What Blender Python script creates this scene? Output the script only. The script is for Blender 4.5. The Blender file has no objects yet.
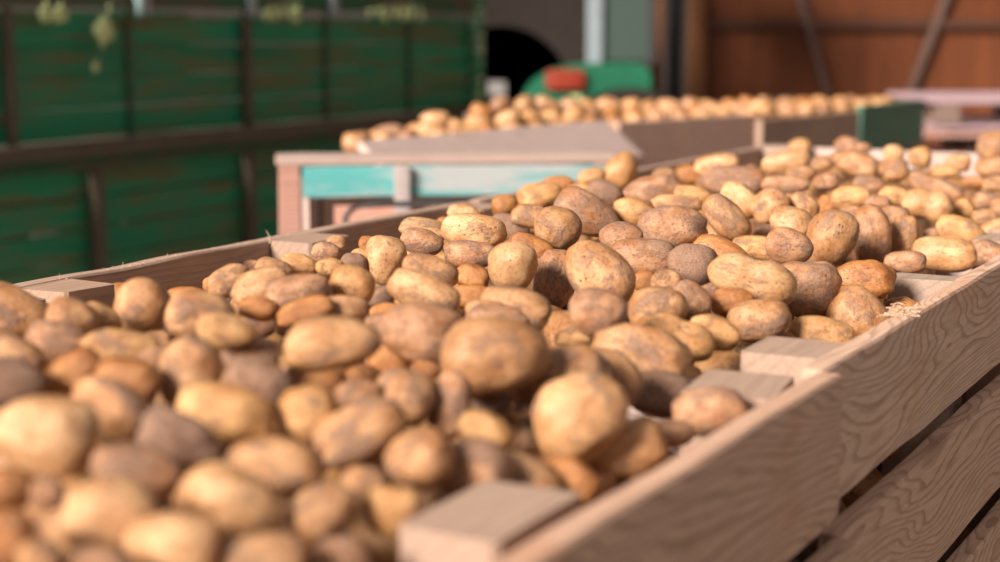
import bpy, bmesh, math, random
from mathutils import Vector, Matrix, Quaternion, noise
from math import radians, sin, cos, pi, atan, sqrt
random.seed(11)
S = bpy.context.scene
COL = S.collection
F = 1650.0; PITCH = atan(253/F); TH = radians(28.2); CAMZ = 1.35; RIM = 1.067

def at(x, y, Y):
    """the point of the place seen at pixel x, y, at ground distance Y"""
    a = (x-500)/F; b = (y-281)/F
    d = Vector((a, cos(PITCH)-b*sin(PITCH), -sin(PITCH)-b*cos(PITCH)))
    return d*(Y/d.y) + Vector((0, 0, CAMZ))
def sn(s, n, z=0.0):          # along / across the crate row
    return Vector((s*sin(TH)+n*cos(TH), s*cos(TH)-n*sin(TH), z))

# ------------------------------------------------------------------ materials
def mat(name):
    m = bpy.data.materials.new(name); m.use_nodes = True
    nt = m.node_tree; b = nt.nodes['Principled BSDF']
    return m, nt, b
def nd(nt, t, **k):
    n = nt.nodes.new(t)
    for a, v in k.items():
        if a in n.inputs.keys(): n.inputs[a].default_value = v
        else: setattr(n, a, v)
    return n
def mixc(nt, fac, a, b, mode='MIX'):
    m = nt.nodes.new('ShaderNodeMix'); m.data_type = 'RGBA'; m.blend_type = mode
    for sock, v in ((m.inputs[0], fac), (m.inputs[6], a), (m.inputs[7], b)):
        if isinstance(v, (tuple, list)): sock.default_value = (*v[:3], 1)
        elif isinstance(v, (int, float)): sock.default_value = v
        else: nt.links.new(v, sock)
    return m.outputs[2]
def ramp(nt, fac, p0, p1, c0=(0,0,0), c1=(1,1,1)):
    r = nt.nodes.new('ShaderNodeValToRGB')
    r.color_ramp.elements[0].position = p0; r.color_ramp.elements[0].color = (*c0, 1)
    r.color_ramp.elements[1].position = p1; r.color_ramp.elements[1].color = (*c1, 1)
    nt.links.new(fac, r.inputs[0]); return r.outputs[0]
def math_(nt, op, a, b=None):
    m = nt.nodes.new('ShaderNodeMath'); m.operation = op
    for i, v in enumerate((a, b)):
        if v is None: continue
        if isinstance(v, (int, float)): m.inputs[i].default_value = v
        else: nt.links.new(v, m.inputs[i])
    return m.outputs[0]
def coords(nt, use_random=True, island=False):
    tc = nt.nodes.new('ShaderNodeTexCoord')
    if not use_random: return tc.outputs['Object']
    if island:
        g = nt.nodes.new('ShaderNodeNewGeometry'); rnd = g.outputs['Random Per Island']
    else:
        rnd = nt.nodes.new('ShaderNodeObjectInfo').outputs['Random']
    sc = math_(nt, 'MULTIPLY', rnd, 57.0)
    cx = nt.nodes.new('ShaderNodeCombineXYZ')
    for i in range(3): nt.links.new(sc, cx.inputs[i])
    va = nt.nodes.new('ShaderNodeVectorMath'); va.operation = 'ADD'
    nt.links.new(tc.outputs['Object'], va.inputs[0]); nt.links.new(cx.outputs[0], va.inputs[1])
    return va.outputs[0]

def potato_material(name, island=False, scale=1.0):
    m, nt, b = mat(name); L = nt.links.new
    v = coords(nt, True, island)
    oi = nt.nodes.new('ShaderNodeObjectInfo')
    if island:
        g = nt.nodes.new('ShaderNodeNewGeometry')
        r = nt.nodes.new('ShaderNodeValToRGB'); cr = r.color_ramp
        cr.elements[0].color = (.40,.19,.06,1); cr.elements[1].color = (.44,.24,.10,1)
        for p, c in ((.3,(.36,.19,.09,1)),(.6,(.46,.25,.09,1)),(.8,(.32,.16,.07,1))):
            e = cr.elements.new(p); e.color = c
        L(g.outputs['Random Per Island'], r.inputs[0]); base = r.outputs[0]; dirt_amt = None
    else:
        base = oi.outputs['Color']; dirt_amt = oi.outputs['Alpha']
    def noi(s, det, rough, off=0):
        n = nd(nt, 'ShaderNodeTexNoise', Scale=s*scale, Detail=det, Roughness=rough)
        if off:
            mp = nt.nodes.new('ShaderNodeMapping'); mp.inputs[1].default_value = (off, off*1.7, -off)
            L(v, mp.inputs[0]); L(mp.outputs[0], n.inputs['Vector'])
        else: L(v, n.inputs['Vector'])
        return n.outputs['Fac']
    n1 = noi(1.3, 4, .55)
    c = mixc(nt, ramp(nt, n1, .35, .68), mixc(nt, 1.0, base, (.74,.60,.46), 'MULTIPLY'), mixc(nt, 1.0, base, (1.20,1.24,1.30), 'MULTIPLY'))
    n2 = noi(9, 6, .72, 3)                      # fine russet netting
    c = mixc(nt, ramp(nt, n2, .50, .66), c, mixc(nt, 1.0, c, (.52,.41,.34), 'MULTIPLY'))
    # earthy film, wherever noise and the potato's own dirtiness say so
    n3 = noi(1.1, 8, .66, 7)
    if dirt_amt is None: th = math_(nt, 'ADD', n3, -.05)
    else: th = math_(nt, 'ADD', n3, math_(nt, 'MULTIPLY', math_(nt, 'SUBTRACT', dirt_amt, .5), .20))
    dm = ramp(nt, th, .50, .60)
    n4 = noi(16, 5, .7, 1)
    dirtc = mixc(nt, ramp(nt, n4, .35, .65), (.12,.062,.038), (.35,.205,.135))
    c = mixc(nt, math_(nt, 'MULTIPLY', dm, .85), c, dirtc)
    # lenticels and eyes
    vo = nd(nt, 'ShaderNodeTexVoronoi', Scale=4.6*scale, Randomness=1.0); L(v, vo.inputs['Vector'])
    n5 = noi(3, 2, .5, 5)
    sp = math_(nt, 'MULTIPLY', ramp(nt, vo.outputs['Distance'], .10, .20, (1,1,1), (0,0,0)), ramp(nt, n5, .44, .52))
    c = mixc(nt, math_(nt, 'MULTIPLY', sp, .85), c, (.13,.07,.04))
    vo2 = nd(nt, 'ShaderNodeTexVoronoi', Scale=11*scale, Randomness=1.0); L(v, vo2.inputs['Vector'])
    sp2 = math_(nt, 'MULTIPLY', ramp(nt, vo2.outputs['Distance'], .12, .24, (1,1,1), (0,0,0)), ramp(nt, noi(2.2, 2, .5, 9), .45, .56))
    c = mixc(nt, math_(nt, 'MULTIPLY', sp2, .75), c, (.20,.11,.06))
    L(c, b.inputs['Base Color'])
    L(ramp(nt, dm, 0, 1, (.40,)*3, (.80,)*3), b.inputs['Roughness'])
    b.inputs['Specular IOR Level'].default_value = .55
    hgt = math_(nt, 'ADD', math_(nt, 'MULTIPLY', n4, .35), math_(nt, 'MULTIPLY', dm, .5))
    hgt = math_(nt, 'SUBTRACT', hgt, math_(nt, 'MULTIPLY', sp, .6))
    hgt = math_(nt, 'ADD', hgt, math_(nt, 'MULTIPLY', n2, .5))
    bp = nd(nt, 'ShaderNodeBump', Strength=.8, Distance=.0022); L(hgt, bp.inputs['Height']); L(bp.outputs[0], b.inputs['Normal'])
    return m

def wood_material(name, light, dark, grain=1.0, rough=.8, stain=(.30,.17,.11), stain_amt=.5, ring=190.0, contrast=.62):
    """sawn boards: growth rings cut lengthwise along the object's X axis"""
    m, nt, b = mat(name); L = nt.links.new
    v = coords(nt)
    oi = nt.nodes.new('ShaderNodeObjectInfo')
    mp = nt.nodes.new('ShaderNodeMapping'); mp.inputs[3].default_value = (.13, 1, 1); L(v, mp.inputs[0])
    sx = nt.nodes.new('ShaderNodeSeparateXYZ'); L(v, sx.inputs[0])
    n0 = nd(nt, 'ShaderNodeTexNoise', Scale=6.0, Detail=3, Roughness=.5); L(mp.outputs[0], n0.inputs['Vector'])
    n0b = nd(nt, 'ShaderNodeTexNoise', Scale=60.0, Detail=2, Roughness=.5); L(mp.outputs[0], n0b.inputs['Vector'])
    h = math_(nt, 'ADD', math_(nt, 'MULTIPLY', n0.outputs['Fac'], .15*grain), math_(nt, 'MULTIPLY', n0b.outputs['Fac'], .004))
    h = math_(nt, 'ADD', h, math_(nt, 'MULTIPLY', sx.outputs[2], .55))
    if grain >= 1:
        kv = nt.nodes.new('ShaderNodeMapping'); kv.inputs[3].default_value = (.30, 1, 1); L(v, kv.inputs[0])
        kn = nd(nt, 'ShaderNodeTexVoronoi', Scale=7.5); kn.feature = 'SMOOTH_F1'; L(kv.outputs[0], kn.inputs['Vector'])
        h = math_(nt, 'ADD', h, math_(nt, 'MULTIPLY', kn.outputs['Distance'], .11))
    w = math_(nt, 'FRACT', math_(nt, 'MULTIPLY', math_(nt, 'ADD', h, math_(nt, 'MULTIPLY', sx.outputs[1], .5)), ring))
    line = ramp(nt, w, .58, .97)
    mp2 = nt.nodes.new('ShaderNodeMapping'); mp2.inputs[3].default_value = (4, 60, 60); L(v, mp2.inputs[0])
    n1 = nd(nt, 'ShaderNodeTexNoise', Scale=4.0, Detail=6, Roughness=.7); L(mp2.outputs[0], n1.inputs['Vector'])
    n2 = nd(nt, 'ShaderNodeTexNoise', Scale=7.0, Detail=6, Roughness=.65); L(v, n2.inputs['Vector'])
    base = mixc(nt, ramp(nt, n1.outputs['Fac'], .35, .7), light, dark)
    c = mixc(nt, math_(nt, 'MULTIPLY', line, contrast), base, mixc(nt, 1.0, base, (.42,.34,.29), 'MULTIPLY'))
    c = mixc(nt, math_(nt, 'MULTIPLY', ramp(nt, n2.outputs['Fac'], .52, .72), stain_amt), c, stain)
    mul = mixc(nt, 1.0, c, oi.outputs['Color'], 'MULTIPLY')
    L(mul, b.inputs['Base Color']); b.inputs['Roughness'].default_value = rough
    b.inputs['Specular IOR Level'].default_value = .2
    hh = math_(nt, 'ADD', math_(nt, 'MULTIPLY', line, -.5), math_(nt, 'MULTIPLY', n1.outputs['Fac'], .8))
    bp = nd(nt, 'ShaderNodeBump', Strength=.5, Distance=.001); L(hh, bp.inputs['Height']); L(bp.outputs[0], b.inputs['Normal'])
    return m

def paint_material(name, paint, under, wear=.5, scale=3.0, stretch=(.15,1,1), rough=.6):
    m, nt, b = mat(name); L = nt.links.new
    v = coords(nt)
    mp = nt.nodes.new('ShaderNodeMapping'); mp.inputs[3].default_value = stretch; L(v, mp.inputs[0])
    n = nd(nt, 'ShaderNodeTexNoise', Scale=scale*4, Detail=7, Roughness=.68); L(mp.outputs[0], n.inputs['Vector'])
    n2 = nd(nt, 'ShaderNodeTexNoise', Scale=scale, Detail=3, Roughness=.5); L(mp.outputs[0], n2.inputs['Vector'])
    c = mixc(nt, ramp(nt, n2.outputs['Fac'], .3, .7), mixc(nt, 1.0, paint, (.7,.72,.7), 'MULTIPLY'), mixc(nt, 1.0, paint, (1.25,1.2,1.15), 'MULTIPLY'))
    c = mixc(nt, ramp(nt, n.outputs['Fac'], 1-wear-.03, 1-wear+.08), c, under)
    L(c, b.inputs['Base Color']); b.inputs['Roughness'].default_value = rough
    return m
def plain(name, col, rough=.6, metal=0.0, var=.25, scale=12, **k):
    m, nt, b = mat(name); L = nt.links.new
    n = nd(nt, 'ShaderNodeTexNoise', Scale=scale, Detail=5, Roughness=.6); L(coords(nt, False), n.inputs['Vector'])
    c = mixc(nt, n.outputs['Fac'], tuple(x*(1-var) for x in col), tuple(min(1, x*(1+var)) for x in col))
    L(c, b.inputs['Base Color']); b.inputs['Roughness'].default_value = rough; b.inputs['Metallic'].default_value = metal
    for a, v in k.items(): b.inputs[a].default_value = v
    return m

M = {}
M['potato'] = potato_material('potato_skin')
M['potato_fill'] = potato_material('potato_skin_heap', True, 30.0)
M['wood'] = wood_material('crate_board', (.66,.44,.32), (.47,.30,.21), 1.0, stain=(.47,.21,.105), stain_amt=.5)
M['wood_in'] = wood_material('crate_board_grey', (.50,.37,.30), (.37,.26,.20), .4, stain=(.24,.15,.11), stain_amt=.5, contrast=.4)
M['post'] = wood_material('crate_post', (.40,.275,.205), (.31,.21,.155), .35, stain=(.34,.21,.15), stain_amt=.35, contrast=.22, ring=110)
M['grey_wood'] = wood_material('weathered_board', (.57,.46,.41), (.46,.36,.32), .4, stain_amt=.3, contrast=.4)
M['dark_wood'] = wood_material('dark_board', (.24,.165,.135), (.16,.11,.09), .4, stain_amt=.3, contrast=.4)
M['pink_wood'] = wood_material('pinkish_board', (.52,.30,.24), (.38,.21,.17), .4, stain_amt=.3, contrast=.4)
M['mauve'] = wood_material('mauve_board', (.42,.29,.31), (.32,.21,.23), .4, stain_amt=.2, contrast=.3)
M['fibre'] = plain('wood_fibre', (.52,.36,.25), .9)
M['teal'] = paint_material('teal_paint', (.08,.33,.34), (.36,.38,.38), .53, 3.2)
M['green'] = paint_material('green_paint', (.006,.23,.11), (.11,.13,.05), .50, 2.2, (.16,1,1.6))
M['green_dark'] = paint_material('green_frame_paint', (.012,.10,.045), (.09,.07,.04), .5, 4)
M['rust'] = plain('rusty_frame', (.10,.075,.05), .8)
M['crate_green'] = paint_material('crate_green_paint', (.05,.16,.11), (.2,.17,.12), .35, 6)
M['brown'] = None
M['rubber'] = plain('rubber', (.028,.022,.019), .95, **{'Specular IOR Level': .1})
M['steel'] = plain('grey_steel', (.27,.31,.34), .4, .2)
M['tgreen'] = plain('machine_green', (.006,.115,.055), .5)
M['red'] = plain('red_lens', (.26,.03,.012), .45)
M['concrete'] = plain('concrete_floor', (.20,.17,.145), .9, scale=3)
M['orange_trim'] = plain('red_brown_trim', (.22,.075,.022), .7)
M['leaf'] = plain('leaf_green', (.58,.66,.30), .6, scale=30)
M['strap'] = plain('strap_blue', (.42,.62,.62), .7)
M['black'] = plain('black_metal', (.03,.028,.028), .6)
M['roof'] = plain('roof_sheet', (.20,.18,.16), .8)

def door_material():
    m, nt, b = mat('door_sheet'); L = nt.links.new
    v = coords(nt, False)
    mp = nt.nodes.new('ShaderNodeMapping'); mp.inputs[3].default_value = (5, 1, .35); L(v, mp.inputs[0])
    n = nd(nt, 'ShaderNodeTexNoise', Scale=2.2, Detail=5, Roughness=.6); L(mp.outputs[0], n.inputs['Vector'])
    c = mixc(nt, ramp(nt, n.outputs['Fac'], .3, .7), (.11,.028,.006), (.20,.052,.011))
    L(c, b.inputs['Base Color']); b.inputs['Roughness'].default_value = .7
    return m
M['brown'] = door_material()

# ------------------------------------------------------------------ helpers
def link(name, me, m=None, parent=None, loc=None, rot=None, color=None):
    o = bpy.data.objects.new(name, me); COL.objects.link(o)
    if m is not None and not me.materials: me.materials.append(m)
    if parent is not None: o.parent = parent
    if loc is not None: o.location = loc
    if rot is not None:
        if isinstance(rot, Quaternion): o.rotation_mode = 'QUATERNION'; o.rotation_quaternion = rot
        else: o.rotation_euler = rot
    if color: o.color = color
    return o
def thing(name, label, cat, loc, rz=0.0, group=None):
    o = bpy.data.objects.new(name, None); COL.objects.link(o)
    o.empty_display_size = .1; o.location = loc; o.rotation_euler = (0, 0, rz)
    o['label'] = label; o['category'] = cat
    if group: o['group'] = group
    return o
def tag(o, label, cat, group=None, kind=None):
    o['label'] = label; o['category'] = cat
    if group: o['group'] = group
    if kind: o['kind'] = kind
    return o
def mesh_of(bm, name='m', smooth=False):
    me = bpy.data.meshes.new(name); bm.normal_update(); bm.to_mesh(me); bm.free()
    for p in me.polygons: p.use_smooth = smooth
    return me
def board_bm(L, T, Hh, seed=0, rough=.0012, nseg=None, bev=.0025, bm=None, mtx=None):
    """a sawn board centred on its own middle: X length, Y thickness, Z height, worn edges"""
    own = bm is None
    if own: bm = bmesh.new()
    nseg = nseg or max(2, int(L/.03))
    t, hh, c = T/2, Hh/2, min(bev, T/3, Hh/3)
    prof = [(-t, -hh+c), (-t+c, -hh), (t-c, -hh), (t, -hh+c), (t, -hh*.33), (t, hh*.33), (t, hh-c), (t-c, hh), (-t+c, hh), (-t, hh-c), (-t, hh*.33), (-t, -hh*.33)]
    rings = []
    for i in range(nseg+1):
        x = -L/2 + L*i/nseg; e = c if i in (0, nseg) else 0
        ring = []
        for (y, z) in prof:
            k = 1 - e/max(T, .001)*.8
            nn = noise.noise_vector(Vector((x*9+seed*3.7, y*30+seed, z*14)))
            dx = nn.x*rough*1.5 if e else 0
            q = Vector((x+dx, y*k+nn.y*rough, z*(1-e/max(Hh, .001))+nn.z*rough*1.6 + rough*1.5*noise.noise(Vector((x*3, seed, 0)))))
            if mtx: q = mtx @ q
            ring.append(bm.verts.new(q))
        rings.append(ring)
    n = len(prof)
    for a, b_ in zip(rings[:-1], rings[1:]):
        for j in range(n): bm.faces.new((a[j], a[(j+1) % n], b_[(j+1) % n], b_[j]))
    bm.faces.new(list(reversed(rings[0]))); bm.faces.new(rings[-1])
    bmesh.ops.recalc_face_normals(bm, faces=bm.faces)
    return bm
def board(name, L, T, Hh, m, parent, loc, rot=(0,0,0), color=(1,1,1,1), seed=None, **k):
    return link(name, mesh_of(board_bm(L, T, Hh, seed if seed is not None else random.random()*50, **k)), m, parent, loc, rot, color)
def tube(bm, pts, r, seg=8):
    rings = []
    for i, p in enumerate(pts):
        p = Vector(p); d = (Vector(pts[min(i+1, len(pts)-1)])-Vector(pts[max(i-1, 0)])).normalized()
        u = d.orthogonal().normalized(); w = d.cross(u); rr = r[i] if isinstance(r, (list, tuple)) else r
        rings.append([bm.verts.new(p+(u*cos(2*pi*j/seg)+w*sin(2*pi*j/seg))*rr) for j in range(seg)])
    for a, b_ in zip(rings[:-1], rings[1:]):
        # match the ring start to avoid twists
        k = min(range(seg), key=lambda q: (a[0].co-b_[q].co).length)
        for j in range(seg): bm.faces.new((a[j], a[(j+1) % seg], b_[(j+1+k) % seg], b_[(j+k) % seg]))
    bm.faces.new(rings[0]); bm.faces.new(rings[-1])
    bmesh.ops.recalc_face_normals(bm, faces=bm.faces)
    return bm
def lathe(bm, prof, seg=40, mtx=None):
    rings = []
    for (r, z) in prof:
        ring = []
        for j in range(seg):
            q = Vector((r*cos(2*pi*j/seg), r*sin(2*pi*j/seg), z))
            ring.append(bm.verts.new(mtx @ q if mtx else q))
        rings.append(ring)
    for a, b_ in zip(rings[:-1], rings[1:]):
        for j in range(seg): bm.faces.new((a[j], a[(j+1) % seg], b_[(j+1) % seg], b_[j]))
    bm.faces.new(rings[0]); bm.faces.new(rings[-1])
    bmesh.ops.recalc_face_normals(bm, faces=bm.faces)
    return bm
def prism(bm, poly, y0, y1):
    """an outline in X/Z given thickness along Y"""
    a = [bm.verts.new((x, y0, z)) for x, z in poly]; b_ = [bm.verts.new((x, y1, z)) for x, z in poly]
    n = len(poly)
    bm.faces.new(a); bm.faces.new(list(reversed(b_)))
    for j in range(n): bm.faces.new((a[j], b_[j], b_[(j+1) % n], a[(j+1) % n]))
    bmesh.ops.recalc_face_normals(bm, faces=bm.faces)
    return bm
def struct(o): o['kind'] = 'structure'; return o

# ------------------------------------------------------------------ potatoes
def potato_mesh(kind, seed, sub=4):
    rnd = random.Random(seed*13+5)
    bm = bmesh.new(); bmesh.ops.create_icosphere(bm, subdivisions=sub, radius=1.0)
    off = Vector((seed*7.3, seed*3.1, -seed*5.7))
    eyes = []
    for k in range(rnd.randint(5, 8)):
        d = Vector((rnd.gauss(0,1), rnd.gauss(0,1), rnd.gauss(0,1))).normalized()
        eyes.append((d, rnd.uniform(.08, .17), rnd.uniform(.025, .06)))
    bend = rnd.uniform(-.14, .14) if kind != 'long' else rnd.choice((-1, 1))*rnd.uniform(.08, .18)
    bend2 = rnd.uniform(-.1, .1)
    amp = {'round': .05, 'egg': .055, 'long': .06, 'waist': .05, 'knob': .10, '': .075}[kind]
    taper = {'egg': .22, 'knob': .14, '': .07}.get(kind, .05)*rnd.choice((-1, 1))
    sq = rnd.uniform(2.15, 2.6)
    kd = Vector((rnd.choice((-1, 1))*1.0, rnd.uniform(-.5, .5), rnd.uniform(-.6, .6))).normalized()
    for v in bm.verts:
        d = v.co.normalized()
        k = (abs(d.x)**sq+abs(d.y)**sq+abs(d.z)**sq)**(-1/sq)
        r = k*(1 + amp*1.6*noise.noise(d*1.1+off) + amp*.8*noise.noise(d*2.3+off) + amp*.16*noise.noise(d*6+off))
        for (e, sg, dp) in eyes:
            a = d.angle(e)
            if a < sg*3: r -= dp*math.exp(-(a/sg)**2) - dp*.45*math.exp(-((a-sg*1.5)/(sg*.6))**2)
        if kind == 'knob':
            a = d.angle(kd); r += .16*math.exp(-(a/.38)**2)
        q = d*r
        if kind == 'waist':
            w = 1-.20*math.exp(-((q.x-.05)/.26)**2); q.y *= w; q.z *= w
        t = 1+taper*q.x; q.y *= t; q.z *= t
        q.z += bend*(q.x**2-.4); q.y += bend2*(q.x**2-.4)
        v.co = q
    for ax in range(3):
        lo = min(v.co[ax] for v in bm.verts); hi = max(v.co[ax] for v in bm.verts)
        for v in bm.verts: v.co[ax] = (v.co[ax]-(lo+hi)/2)*2/(hi-lo)
    return mesh_of(bm, 'potato_'+(kind or 'plain'), True)
KINDS = ['']*6+['long']*3+['egg']*3+['round']*2+['waist']*2+['knob']*3
PM = [potato_mesh(k, i+1) for i, k in enumerate(KINDS)]
PMF = [potato_mesh(k, i+1, 3) for i, k in enumerate(KINDS)]
TINT = {'l':(.57,.325,.155,.22),'y':(.53,.285,.11,.26),'t':(.48,.25,.11,.44),'p':(.43,.22,.11,.60),'o':(.42,.175,.048,.12),'d':(.31,.165,.095,.95)}
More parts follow.
